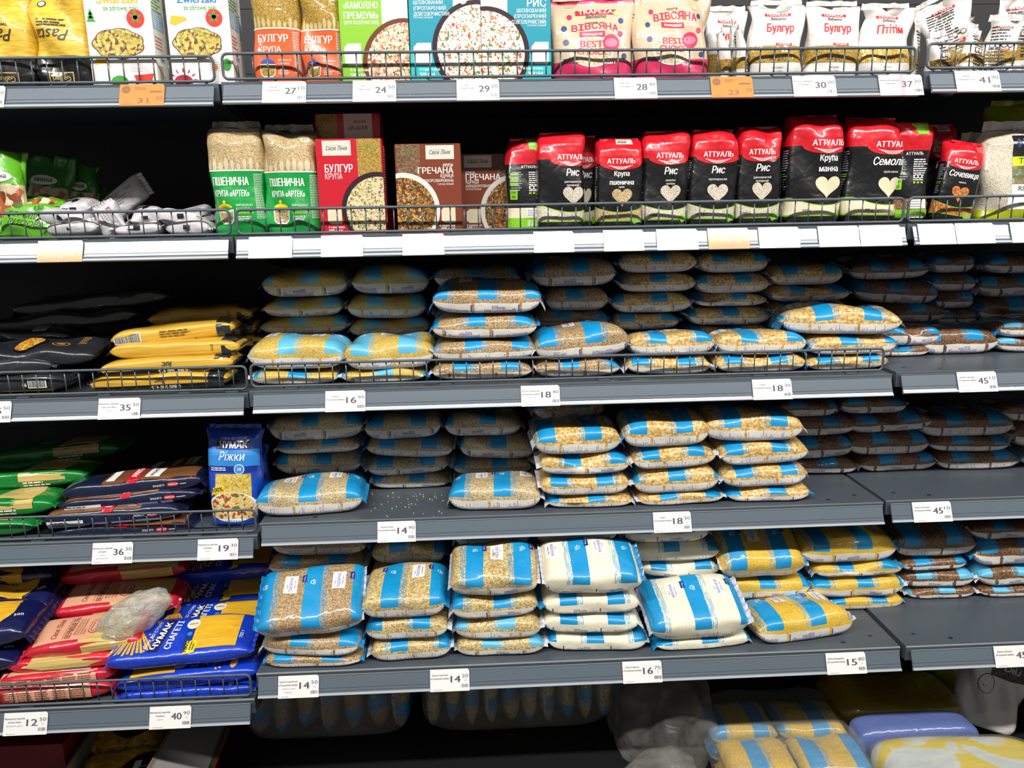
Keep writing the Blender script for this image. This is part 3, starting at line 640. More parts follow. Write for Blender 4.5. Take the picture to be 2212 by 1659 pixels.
# ---------------------------------------------------------------- standing bags and cartons
class Stand:
    """upright bag: cross-section is a superellipse; prof rows are (t, width factor, depth factor, y shift)"""
    def __init__(s, w, d, h, prof, n=4.0, seed=1, crumple=1.0):
        s.w, s.d, s.h, s.n = w / 2, d / 2, h, n; s.p = np.array(prof, float); r = random.Random(seed); s.r = r
        s.wv = [(r.uniform(25, 110), r.uniform(20, 70), r.uniform(0, 6.3), r.uniform(.0004, .0013) * crumple) for _ in range(6)]
        a = np.linspace(-PI, PI, 721); s.a = a
        x = np.sign(np.sin(a)) * np.abs(np.sin(a)) ** (2 / n); y = -np.sign(np.cos(a)) * np.abs(np.cos(a)) ** (2 / n)
        q = np.concatenate([[0], np.cumsum(np.hypot(np.diff(x * s.w), np.diff(y * s.d)))]); s.per = q[-1]; s.q = q - q[360]; s.ux, s.uy = x, y
        nx = np.sign(x) * np.abs(x) ** (n - 1) / s.w; ny = np.sign(y) * np.abs(y) ** (n - 1) / s.d; L = np.hypot(nx, ny); s.nx, s.ny = nx / L, ny / L
    def at(s, S, z, off=0.0):
        S = np.asarray(S, float); z = np.asarray(z, float); S = (S + s.per / 2) % s.per - s.per / 2
        t = np.clip(z / s.h, 0, 1); I = lambda k: np.interp(t, s.p[:, 0], s.p[:, k])
        X = np.interp(S, s.q, s.ux) * s.w * I(1); Y = np.interp(S, s.q, s.uy) * s.d * I(2) + I(3)
        nx, ny = np.interp(S, s.q, s.nx), np.interp(S, s.q, s.ny)
        o = off + sum(A * np.sin(kx * S + kz * z + p) for kx, kz, p, A in s.wv) * np.minimum(1, t * 8) * (1 + 1.6 * t ** 5)
        return np.stack([X + nx * o, Y + ny * o, z], -1)
    def surf(s): return lambda P, off: s.at(P[:, 0], P[:, 1], off)
    def build(s, bands, mats, name, parent, nr=34, na=76):
        ts = sorted(set([0, 1] + [b[0] for b in bands if 0 < b[0] < 1] + [i / nr for i in range(nr + 1)] + [float(q) for q in s.p[:, 0]]))
        b = MB(); vs = []; S = np.linspace(-s.per / 2, s.per / 2, na, endpoint=False)
        for t in ts: vs += [tuple(v) for v in s.at(S, np.full(na, t * s.h))]
        fs = []; mi = []
        for i in range(len(ts) - 1):
            tm = (ts[i] + ts[i + 1]) / 2; m = next(k for e, k in bands if tm <= e)
            for k in range(na): fs.append((i * na + k, i * na + (k + 1) % na, (i + 1) * na + (k + 1) % na, (i + 1) * na + k)); mi.append(m)
        fs += [tuple(range(na))[::-1], tuple((len(ts) - 1) * na + k for k in range(na))]; mi += [bands[0][1], bands[-1][1]]
        b.add(vs, fs, mi); return b.build(name, mats, parent, smooth=True)
def place(xl, xr, yb, yt, y, zs):
    """left, right, lower and upper picture edge of an upright thing whose front stands at depth y on a shelf at height zs"""
    A, B = at_y(xl, (yb + yt) / 2, y), at_y(xr, (yb + yt) / 2, y); T = at_y((xl + xr) / 2, yt, y)
    return (A[0] + B[0]) / 2, B[0] - A[0], T[2] - zs
def fin(w, h, seed, mat, parent, loc, name='top_seal', wave=.003):
    r = random.Random(seed); b = MB(); n = 12; vs = []
    for i in range(n + 1):
        x = -w / 2 + w * i / n; y = wave * math.sin(i * 1.3 + r.random())
        for z, k in ((0, .3), (h * .6, 1), (h * r.uniform(.85, 1), 1.2)):
            for e in (-.0004, .0004): vs.append((x * (1 - .04 * z / max(h, .001)), y * k + e, z))
    fs = []
    for i in range(n):
        for j in range(2): a = i * 6 + j * 2; fs += [(a, a + 6, a + 8, a + 2), (a + 1, a + 3, a + 9, a + 7)]
        fs.append((i * 6 + 4, i * 6 + 10, i * 6 + 11, i * 6 + 5))
    b.add(vs, fs); return b.build(name, mat, parent, loc=loc)
def heart(cx, cy, w, h, n=36):
    o = []
    for k in range(n):
        a = 2 * PI * k / n; x = 16 * math.sin(a) ** 3; y = 13 * math.cos(a) - 5 * math.cos(2 * a) - 2 * math.cos(3 * a) - math.cos(4 * a)
        o.append((cx + x / 32 * w, cy + (y + 2.5) / 29 * h))
    return o
RED = film('red_film', 'cf1626', .35, .6); BLK = film('black_film', '101012', .35, .5); LIME = film('lime_film', '7fc31c', .4, .2); LIMEP = plain('lime_print', '86c41e', .4)
GREENF = film('green_film', '0d9a40'); ORNF = film('orange_film', 'e9602a'); CLEAR = plain('clear_film_crumpled', '6a6252', .25, .9, .6); FINM = plain('clear_seal', '8e897c', .25, .8, .5)
GREYT = plain('print_grey', '9a9aa0', .5); YEL = plain('print_yellow', 'f2d21c', .4); DKT = plain('print_dark', '3a3534', .5)
Z1, Z2 = ZR['C'][0] + LIP, ZR['C'][1] + LIP
def atlas_bag(xl, xr, yb, yt, y, title, sub, kind, label, shift=0.0, turn=0.0, weight='1000 g', back=False, tilt=(0, 0), zs=None, seed=0, sticker=None):
    zs = Z2 if zs is None else zs
    x, w, h = place(xl, xr, yb, yt, y, zs); d = w * .62
    th = thing('groats_bag', label, 'bag of groats', (x, y + d / 2, zs), (tilt[1], tilt[0], math.radians(turn)), 'black and red groats bags on the second shelf')
    S = Stand(w, d, h, [(0, .95, .94, 0), (.05, 1, 1, 0), (.5, 1.0, 1.02, 0), (.80, .98, .98, 0), (.88, .97, .93, .001), (.95, .95, .72, .005), (1, .90, .42, .010)], 4.2, seed + 3, 1.0)
    S.build([(.725, 0), (1, 1)], [BLK, RED], 'pouch', th)
    b = MB(); q = w * .42
    b.add([(-q, -.012, 0), (q, -.010, .001), (q, .012, .003), (-q, .014, .002), (-q, -.012, .004), (q, -.010, .005), (q, .012, .007), (-q, .014, .006)], [(3, 2, 1, 0), (4, 5, 6, 7), (0, 1, 5, 4), (1, 2, 6, 5), (2, 3, 7, 6), (3, 0, 4, 7)])
    b.build('folded_top', RED, th, loc=(0, .010, h - .0035))
    D = Decal(S.surf(), .0006, .006); H = w / 2; o = shift * w; G = grain(kind)
    if not back:
        D.disc(o, .725 * h, w * .46, .075 * h, RED, 0, 40, res=.008)
        D.text('АТТУАЛЬ', o, .722 * h, .052 * h, WHITE, 2, w=w * .60, align='C', bold=.03)
        for k in range(3):
            ww = w * (.26 - .06 * k); zz = .700 * h - k * .012 * h; up = [(o + ww * i / 6, zz - .02 * h * math.cos(i / 6 * 1.5)) for i in range(-6, 7)]
            D.poly(up + [(px_, pz + .005 * h) for px_, pz in up[::-1]], WHITE, 2)
        lines = title.split('|')
        for i, l in enumerate(lines):
            hh = .075 * h if len(lines) == 1 else .055 * h
            D.text(l, o + .02 * w, (.555 if len(lines) == 1 else .585 - .095 * i) * h, hh, WHITE, 2, w=min(w * .78, hh * .62 * len(l)), align='C', bold=.025, shear=.22 if len(lines) == 1 else 0)
        for i, l in enumerate(sub.split('|')): D.text(l, o + .02 * w, (.485 - .035 * i - (.03 if len(lines) > 1 else 0)) * h, .022 * h, WHITE, 2, w=min(w * .62, .0022 * len(l) * h / .174), align='C', bold=0)
        D.poly(heart(o + .03 * w, .345 * h, w * .44, .20 * h), G, 1, .008)
        # grain window with a lime edge along the bottom
        cur = lambda x_, k: (.25 - .07 * math.cos(min(1, abs(x_ - o) / (w * .62)) * PI / 2) + k) * h
        xs = np.linspace(-H * 1.5, H * 1.5, 25)
        D.poly([(v, .085 * h) for v in xs] + [(v, cur(v, .008)) for v in xs[::-1]], LIMEP, 0, .008)
        D.poly([(v, .098 * h) for v in xs] + [(v, cur(v, 0)) for v in xs[::-1]], G, 1, .008)
        x0 = o + w * .22; D.poly([(x0, .10 * h), (x0 + w * .07, .055 * h), (x0 + w * .34, .045 * h), (x0 + w * .34, .15 * h), (x0 + w * .06, .145 * h)], LIME, 2, .008)
        for i in range(3): D.text(('СМАКИ', 'СВІТОВОГО', 'ВИБОРУ')[i], x0 + w * .10, (.125 - .026 * i) * h, .013 * h, WHITE, 3, w=w * .19, bold=0)
        D.text(weight, o - w * .40, .125 * h, .026 * h, DKT, 2, bold=.01)
        D.small(-H * 1.45, .68 * h, w * .22, 9, .022 * h, GREYT, 1); D.small(-H * 1.45, .47 * h, w * .2, 2, .02 * h, LIMEP, 1); D.small(-H * 1.45, .42 * h, w * .2, 5, .022 * h, GREYT, 1)
        D.small(H * 1.1, .68 * h, w * .22, 12, .022 * h, GREYT, 1)
        if shift == 0:
            for k in range(3): D.disc(H * 1.2, (.40 - .06 * k) * h, .006, .004, GREYT, 1)
    else:
        D.text('АТТУАЛЬ', w * .05, .68 * h, .03 * h, WHITE, 1, w=w * .4, align='C', bold=.02)
        D.small(-H * .8, .63 * h, w * .3, 9, .024 * h, GREYT, 1); D.small(H * .1, .63 * h, w * .4, 10, .022 * h, WHITE, 1)
        for k in range(4): D.rect(-H * .85, (.60 - .035 * k) * h, -H * .45, (.628 - .035 * k) * h, LIMEP, 0)
        D.rect(-H * .85, .34 * h, -H * .5, .45 * h, LIME, 1, 2, 4); D.text('1391', -H * .80, .405 * h, .026 * h, BLACK, 2, w=w * .11); D.text('325', -H * .78, .36 * h, .026 * h, BLACK, 2, w=w * .09)
        D.disc(H * .25, .47 * h, .005, .004, WHITE, 1); D.disc(H * .45, .47 * h, .005, .004, WHITE, 1)
        D.disc(H * .25, .47 * h, .003, .0025, BLACK, 2); D.disc(H * .45, .47 * h, .003, .0025, BLACK, 2)
        for k in range(3): D.rect(H * (.1 + .2 * k), .40 * h, H * (.22 + .2 * k), .42 * h, LIMEP, 1)
        xs = np.linspace(-H * 1.5, H * 1.5, 25)
        D.poly([(v, .14 * h) for v in xs] + [(v, .25 * h) for v in xs[::-1]], G, 0, .008); D.poly([(v, .01 * h + (.05 * h if kind == 'brownrice' else 0)) for v in xs] + [(v, .14 * h) for v in xs[::-1]], LIME, 1, .008)
        D.rect(-H * .05, .15 * h, H * .8, .24 * h, WHITE, 2, 4, 2); D.small(0, .215 * h, w * .3, 3, .025 * h, GREYT, 3); D.small(0, .10 * h, w * .4, 3, .022 * h, WHITE, 2)
    if sticker == 'note':
        D.rect(-w * .1, .93 * h, w * .28, .99 * h, plain('note_paper', 'cfc8b8', .5), 1, 4, 2); D.small(-w * .06, .965 * h, w * .28, 2, .018 * h, DKT, 2)
    if sticker == 'green':
        D.poly([(-.02 * w, .99 * h), (.42 * w, .99 * h), (.34 * w, .88 * h), (.08 * w, .88 * h)], LIME if True else 0, 1, .008); D.small(.08 * w, .95 * h, w * .22, 2, .02 * h, WHITE, 2)
    D.build('printed_front', th)
    return th
Y2 = .028
atlas_bag(1097, 1180, 499, 298, Y2 + .022, '', '', 'cream', 'black rice bag turned backwards, with green sticker, first of the red-topped bags', back=True, sticker='green', seed=1)
atlas_bag(1236, 1292, 497, 293, Y2 + .055, 'Рис', '', 'cream', 'black groats bag mostly hidden behind the first front rice bag', seed=2)
atlas_bag(1161, 1264, 496, 284, Y2, 'Рис', 'довгозернистий|пропарений', 'rice', 'black long-grain rice bag standing next to the backwards bag', shift=.22, seed=3)
atlas_bag(1291, 1391, 494, 297, Y2, 'Крупа|пшенична', 'артек', 'artek', 'black wheat groats bag with tan heart and small note on top', weight='900 g', seed=4, sticker='note')
atlas_bag(1391, 1490, 492, 281, Y2 + .002, 'Рис', 'камоліно|преміум', 'rice', 'black camolino rice bag between the wheat groats and round-grain bags', shift=.06, seed=5)
atlas_bag(1491, 1594, 490, 278, Y2, 'Рис', 'круглозернистий', 'rice', 'black round-grain rice bag above the orange promotion tag', shift=.04, seed=6, tilt=(.02, 0))
atlas_bag(1597, 1692, 488, 272, Y2 + .002, 'Рис', 'довгозернистий|пропарений', 'rice', 'black long-grain rice bag next to the empty gap', shift=0, seed=7)
atlas_bag(1706, 1826, 486, 246, Y2, 'Крупа|манна', '', 'cream', 'tall black semolina bag with cream heart, next to the gap', shift=.17, weight='900 g', seed=8)
atlas_bag(1832, 1950, 484, 251, Y2, 'Семоліна', 'крупа манна', 'cream', 'tall black semolina bag with half-hidden heart, beside the backwards bag', shift=.25, weight='900 g', seed=9, tilt=(.02, 0))
atlas_bag(1926, 2013, 481, 263, Y2 + .012, '', '', 'brownrice', 'black groats bag turned backwards over the shelf joint', back=True, sticker='green', seed=10)
atlas_bag(1996, 2066, 478, 268, Y2 + .085, 'Рис', '', 'brownrice', 'red-topped bag with pale note, standing behind the lentil bag', sticker='note', seed=11, zs=ZR['R'][1] + LIP)
atlas_bag(2026, 2110, 478, 303, Y2 + .004, 'Сочевиця', 'червона', 'lentil', 'black red-lentil bag leaning against the rice bag', shift=-.06, tilt=(.17, 0), seed=12, zs=ZR['R'][1] + LIP)
# green and orange groats bags
def pillow_bag(xl, xr, yb, yt, y, zs, body, kind, head, texts, lid, label, green, group, seed, tr=.60, dfac=.62, wt='850 г (g)', cut=0.0):
    x, w, h = place(xl, xr, yb, yt, y, zs); d = w * dfac; h += cut
    th = thing('groats_bag', label, 'bag of groats', (x, y + d / 2, zs), (0, 0, math.radians(random.Random(seed).uniform(-4, 4))), group)
    S = Stand(w, d, h, [(0, .92, .9, 0), (.06, 1, 1, 0), (.3, .99, 1.02, 0), (.45, .96, .97, 0), (.65, 1, 1.02, 0), (.85, 1, .95, 0), (.93, .98, .8, .003), (.975, .95, .45, .006), (1, .93, .12, .008)], 2.9, seed, 1.3)
    G = grain(kind)
    S.build([(tr, 0), (.945, 1), (1, 2)], [body, G, CLEAR], 'pouch', th)
    fin(w * .9, .014, seed, FINM, th, (0, .008, h - .002))
    D = Decal(S.surf(), .0006, .006); xs = np.linspace(-w * .75, w * .75, 25); pale = plain('frosted_print', 'd2c3a2', .4, .5) if green else plain('frosted_print_gold', 'cdb67e', .4, .5)
    D.poly([(v, tr * h - .0012) for v in xs] + [(v, tr * h + .001) for v in xs[::-1]], WHITE, 0, .01)
    r = random.Random(seed)
    for k in range(9):
        hh_ = h * (.03 + .035 * r.random()); cx = -w * .44 + w * .11 * k; D.disc(cx, tr * h + hh_, w * (.03 + .02 * r.random()), hh_, pale, 0, 12, res=.01)
    D.text('Своя Лінія', 0, (tr + .21) * h, .026 * h, pale, 1, w=w * .34, align='C', bold=.01, shear=.2)
    D.text(head, -w * .40, (tr - .135) * h, .075 * h, WHITE, 1, w=w * .66, bold=.03); D.text(texts, -w * .38, (tr - .235) * h, .058 * h, WHITE, 1, w=w * (.64 if len(texts) > 6 else .48), bold=.02)
    D.text('ВИРОБЛЕНО', w * .02, (tr - .325) * h, .020 * h, WHITE, 1, w=w * .28, bold=.0); D.text('В УКРАЇНІ', w * .02, (tr - .36) * h, .020 * h, WHITE, 1, w=w * .23, bold=0)
    D.text('ВАРИТИ 25 ХВ', w * .02, (tr - .395) * h, .015 * h, YEL if green else NAVY, 1, w=w * .28, bold=.03); D.small(w * .02, (tr - .425) * h, w * .28, 3, .016 * h, WHITE, 1)
    px_, pz = -w * .2, (tr - .42) * h; u = w * .15
    D.poly([(px_ - u, pz + u * .7), (px_ + u, pz + u * .7), (px_ + u * .85, pz - u * .5), (px_ + u * .5, pz - u * .75), (px_ - u * .5, pz - u * .75), (px_ - u * .85, pz - u * .5)], G, 2, .01)
    D.poly([(px_ - u * 1.12, pz + u * .85), (px_ + u * 1.12, pz + u * .85), (px_ + u * .95, pz - u * .55), (px_ + u * .55, pz - u * .9), (px_ - u * .55, pz - u * .9), (px_ - u * .95, pz - u * .55)], WHITE, 1, .01)
    lm = plain('lid_' + lid, lid, .4); D.poly([(px_ + u * math.cos(a), pz + u * 1.0 + u * .55 * math.sin(a)) for a in [PI * k / 10 for k in range(11)]], lm, 2); D.disc(px_, pz + u * 1.75, u * .22, u * .2, lm, 2)
    D.small(w * .36, (tr - .04) * h, w * .2, 26, .016 * h, plain('faint_print', 'cfe2cf' if green else 'f3c7ae', .5), 1, rag=.15)
    D.text(wt, w * .05, .14 * h, .018 * h, WHITE, 1, bold=0)
    D.build('printed_front', th)
G2 = 'green wheat groats bags on the second shelf'
pillow_bag(446, 567, 508, 270, .028, Z2, GREENF, 'artek', 'ПШЕНИЧНА', 'КРУПА «АРТЕК»', 'f2cf1e', 'green and clear wheat groats bag straddling the shelf joint, taller one', True, G2, 21)
pillow_bag(563, 683, 507, 277, .030, Z2, GREENF, 'artek', 'ПШЕНИЧНА', 'КРУПА «АРТЕК»', 'f2cf1e', 'green and clear wheat groats bag beside the red bulgur box', True, G2, 22)
G1 = 'orange bulgur bags on the uppermost shelf'
pillow_bag(541, 645, 172, 0, .028, Z1, ORNF, 'bulgur', 'БУЛГУР', 'КРУПА', '2459b8', 'orange and clear bulgur bag next to the white pasta carton', False, G1, 23, .55, .58, '800 г', .03)
pillow_bag(647, 738, 172, 2, .030, Z1, ORNF, 'bulgur', 'БУЛГУР', 'КРУПА', '2459b8', 'orange and clear bulgur bag next to the green rice box', False, G1, 24, .54, .62, '800 г', .03)
# ------------------------------------------------ cartons
def carton(name, label, cat, group, xl, xr, yb, yt, y, zs, d, body, hh=None, turn=0, extra=0.0, side=None):
    x, w, h = place(xl, xr, yb, yt, y, zs); h = hh or h + extra
    th = thing(name, label, cat, (x, y + d / 2, zs), (0, 0, math.radians(turn)), group)
    b = MB(); e = .0012; X, Y_ = w / 2, d / 2
    ring = [(-X + e, -Y_), (X - e, -Y_), (X, -Y_ + e), (X, Y_ - e), (X - e, Y_), (-X + e, Y_), (-X, Y_ - e), (-X, -Y_ + e)]
    b.add([(*p, z) for z in (0, h) for p in ring], [(k, (k + 1) % 8, 8 + (k + 1) % 8, 8 + k) for k in range(8)] + [tuple(range(8))[::-1], tuple(range(8, 16))], [0] * 2 + [1] * 2 + [0] * 4 + [0, 0])
    b.build('carton', [body, side or body], th)
    b = MB(); b.box(-X + .002, -Y_ + .001, h - .0002, X - .002, -Y_ + d * .48, h + .0006); b.box(-X + .002, -Y_ + d * .5, h - .0002, X - .002, Y_ - .001, h + .0003); b.build('top_flap', body, th)
    F = Decal(plane_fn((-X, -Y_, 0), (1, 0, 0), (0, 0, 1), (0, -1, 0)), .0003)
    Sd = Decal(plane_fn((X, -Y_, 0), (0, 1, 0), (0, 0, 1), (1, 0, 0)), .0003)
    return th, F, Sd, w, h
RICEF = food('rice_salad', [(0, 'f6f4ec'), (.58, 'ece6d6'), (.70, '5a8f2c'), (.80, 'e8823a'), (.88, 'c8402c'), (.93, 'f4f0e4')], 190)
SHRF = food('shrimp_rice', [(0, 'f3ead6'), (.42, 'eeb890'), (.62, 'd98a60'), (.74, '5f8c30'), (.84, 'c2483a'), (.90, 'f0e2c0')], 170)
BULF = food('bulgur_salad', [(0, 'efe3b4'), (.5, 'dcc87e'), (.68, '4f9a34'), (.76, '9a5a86'), (.84, 'c99a3c'), (.90, '3a2c1c'), (.95, 'f5efd2')], 210)
BUCF = food('buckwheat_dish', [(0, '7a4a26'), (.30, 'b87436'), (.48, 'e09a34'), (.60, '54321c'), (.74, 'd8b48a'), (.84, '6a8a2c'), (.90, '3c2412')], 190)
FUSF = food('fusilli', [(0, 'd8c25a'), (.3, 'a8a048'), (.5, 'e8d27e'), (.68, '8a4a3c'), (.82, 'c8a83c'), (.92, '5c5a26')], 120)
RICEW = plain('pale_rice_photo', 'e2dfd4', .5, mottled=.12)
def envelopes(F, x, z, w, h, m):
    for k in range(4): F.rect(x + w * .06 * k, z + h * .03 * (3 - k) - h * .02 * k, x + w * .8 + w * .06 * k, z + h * .78 + h * .06 * k, m if k % 2 else plain('sachet_shade', 'd9d8d2', .5), 1 + k * .5)
TEAL = plain('teal_card', '1d93a8', .4, .3); TEAL2 = plain('teal_card_bright', '24bcc4', .4, .3); TEALS = plain('teal_card_deep', '1f6f9e', .4); LGREEN = plain('green_card', '86c12c', .4, .3); DBOWL = plain('dark_bowl', '33202a', .35)
def rice_box(xl, xr, mirror, body, low, photo, lines, label, y=.028, rim=DBOWL, top=.80, bz=.28):
    th, F, S, w, h = carton('rice_box', label, 'rice box', 'rice boxes on the uppermost shelf', xl, xr, 172, 0, y, Z1, .056, body, .182, side=body)
    m = (lambda a: w - a) if mirror else (lambda a: a)
    R = lambda a, z0, c, z1, mat, l: F.rect(min(m(a), m(c)), z0, max(m(a), m(c)), z1, mat, l)
    R(0, 0, w, h * .30, low, 0); R(w * .62, h * .42, w, h, RICEW, 0.5)
    F.disc(m(w * .94), h * bz, w * .63, w * .63, rim, 1.2, 48, clip=(0, .001, w, h)); F.disc(m(w * .95), h * bz, w * .57, w * .57, photo, 2, 48, clip=(0, .001, w, h))
    F.disc(m(w * .76), h * .75, .008, .008, plain('timer_ring', 'c4c4bc', .5), 1); F.disc(m(w * .76), h * .75, .007, .007, RICEW, 1.6)
    al = 'R' if mirror else 'L'; tx = m(w * .07); z = h * top
    for s, hh, bb in lines: z -= hh * 1.45; F.text(s, tx, z, hh, WHITE, 1, align=al, bold=bb, w=min(w * .50, hh * .80 * len(s)))
    envelopes(F, w * .05 if not mirror else w * .72, h * .17, w * .25, h * .20, WHITE)
    F.text('4 пакетика', m(w * .12), h * .105, .0052, WHITE, 2, align=al, bold=.02); F.text('500 г(g)', m(w * .12), h * .055, .0062, WHITE, 2, align=al, bold=.03)
    F.build('printed_front', th); S.small(.008, h * .9, .04, 24, .006, WHITE, 1); S.build('printed_side', th)
rice_box(735, 883, False, LGREEN, LGREEN, SHRF, [('КРУПА РИСОВА', .003, 0), ('РИС ШЛІФОВАНИЙ', .0065, .01), ('«КАМОЛІНО', .0115, .02), ('ПРЕМІУМ»', .0115, .02), ('(КРУГЛОЗЕРНИСТИЙ)', .0065, .01)], 'bright green rice box beside the orange bulgur bags', rim=plain('brown_bowl', '6a3a28', .35), top=.845, bz=.17)
TL = [('КРУПА РИСОВА', .003, 0), ('РИС', .014, .02), ('ШЛІФОВАНИЙ', .0065, .01), ('(ПРОПАРЕНИЙ', .0065, .01), ('ДОВГОЗЕРНИСТИЙ)', .0065, .01), ('ҐАТУНОК ПЕРШИЙ', .003, 0)]
rice_box(885, 1039, False, TEAL, TEAL2, RICEF, TL, 'teal rice box beside the green rice box', top=.90, bz=.31)
rice_box(1040, 1190, True, TEAL, TEAL2, RICEF, TL, 'teal rice box with mirrored layout beside the beige oat bag', top=.82, bz=.26)
CARDW = plain('white_card', 'efede6', .45, .2); CARDS = plain('white_card_side', 'e6e2d8', .5); TOMATO = plain('tomato_red', 'd93a30', .35); LEAFG = plain('leaf_green', '3c9a34', .45); BEET = plain('beet_red', 'a81c38', .4); MAIZE = plain('maize_yellow', 'efb52a', .4); CARROT = plain('carrot', 'ef8a34', .4); SKY = plain('sky_print', '8db9dc', .5); THIN = plain('thin_red_print', 'c9746c', .5); TBLUE = plain('title_blue', '2a78b8', .4); TYEL = plain('title_yellow', 'eeb21e', .4)
def pasta_carton(xl, xr, y, title, tm, label, kind):
    th, F, S, w, h = carton('pasta_carton', label, 'pasta carton', 'white pasta cartons on the uppermost shelf', xl, xr, 172, 0, y, ZR['L'][0] + LIP, .058, CARDW, .19, side=CARDS, turn=0)
    F.text(title, w * .5, h * .705, .0135, tm, 1, w=w * .62, align='C', bold=.03); F.text('ze zdrowej paki', w * .55, h * .645, .0085, LEAFG, 1, w=w * .52, align='C', bold=.005)
    F.disc(w * .76, h * .575, w * .135, w * .135, TOMATO, 1)
    for k in range(5): a = 2 * PI * k / 5 + .3; F.poly([(w * .76 + .004 * math.cos(a + 1.5), h * .585 + .003 * math.sin(a + 1.5)), (w * .76 + .012 * math.cos(a), h * .585 + .012 * math.sin(a)), (w * .76 - .004 * math.cos(a + 1.5), h * .585 - .003 * math.sin(a + 1.5))], LEAFG, 2)
    for k in range(10): a = 2 * PI * k / 10; F.rect(w * .76 + w * .155 * math.cos(a) - .0003, h * .575 + w * .155 * math.sin(a) - .002, w * .76 + w * .155 * math.cos(a) + .0003, h * .575 + w * .155 * math.sin(a) + .002, THIN, 1)
    # cloud-shaped window on to the pasta
    pts = []
    for k in range(64): a = 2 * PI * k / 64; q = 1 + .085 * abs(math.sin(a * 3.5)); pts.append((w * .46 + w * .36 * q * math.cos(a), h * .36 + h * .12 * q * math.sin(a)))
    F.poly([((x - w * .46) * 1.04 + w * .46, (z - h * .36) * 1.05 + h * .36) for x, z in pts], plain('window_edge', '4a3a34', .5), 1); F.poly(pts, FUSF, 2)
    if kind == 0:
        for k in range(3): F.poly([(w * (.02 + .015 * k), h * (.55 + .03 * k)), (w * (.16 - .015 * k), h * (.55 + .03 * k)), (w * .09, h * (.61 + .028 * k))], LEAFG, 1)
        F.poly([(w * .07, h * .18), (w * .10, h * .24), (w * .28, h * .235), (w * .30, h * .15), (w * .26, h * .20)], MAIZE, 1)
    else:
        F.poly([(w * .05, h * .53), (w * .08, h * .60), (w * .30, h * .585), (w * .33, h * .56), (w * .12, h * .515)], MAIZE, 1)
        F.disc(w * .70, h * .15, w * .05, w * .05, CARROT, 1); F.disc(w * .90, h * .17, w * .07, h * .055, LEAFG, 1)
    F.disc(w * .18 if kind else w * .42, h * .03, w * .15 if kind else w * .13, h * .055, BEET if kind else LEAFG, 1, clip=(0, .001, w, h))
    if kind:
        for k in range(7): a = PI * k / 6; x0, z0 = w * .18 + w * .19 * math.cos(a), h * .04 + h * .085 * math.sin(a); F.disc(x0, z0, .0012, .004, BEET, 1, 8, rot=a - PI / 2)
    F.poly([(w * .64, h * .085), (w * .95, h * .10), (w * .90, h * .02), (w * .68, h * .02)], TOMATO if not kind else CARDW, 1)
    for k in range(6): F.rect(w * .60, h * (.12 + .018 * k), w * (.9 - .03 * k), h * (.122 + .018 * k), THIN, 1)
    S.rect(.004, h * .50, .050, h * .65, SKY, 0); S.small(.006, h * .63, .040, 7, .0036, CARDW, 1); S.small(.006, h * .86, .042, 8, .0055, LEAFG, 1, rag=.4); S.small(.006, h * .42, .035, 4, .006, THIN, 1)
    S.rect(.012, h * .06, .028, h * .18, plain('card_brown', 'a89c90', .5), 1); S.text('MAMY', .022, h * .22, .008, TBLUE, 1, w=.018)
    F.build('printed_front', th); S.build('printed_side', th)
pasta_carton(189, 332, .020, 'Świarzaki', TYEL, 'white pasta carton with yellow title and tree', 0)
pasta_carton(364, 499, .020, 'Zwierzaki', TBLUE, 'white pasta carton with blue title, at the shelf joint', 1)
pasta_carton(374, 505, .085, 'Zwierzaki', TBLUE, 'white pasta carton standing behind the blue-titled carton', 0)
REDC = plain('red_card', 'c41a2c', .35, .4); BRNC = plain('brown_card', '7c3a24', .35, .4); LOGOC = plain('logo_card', 'd8d2c6', .45)
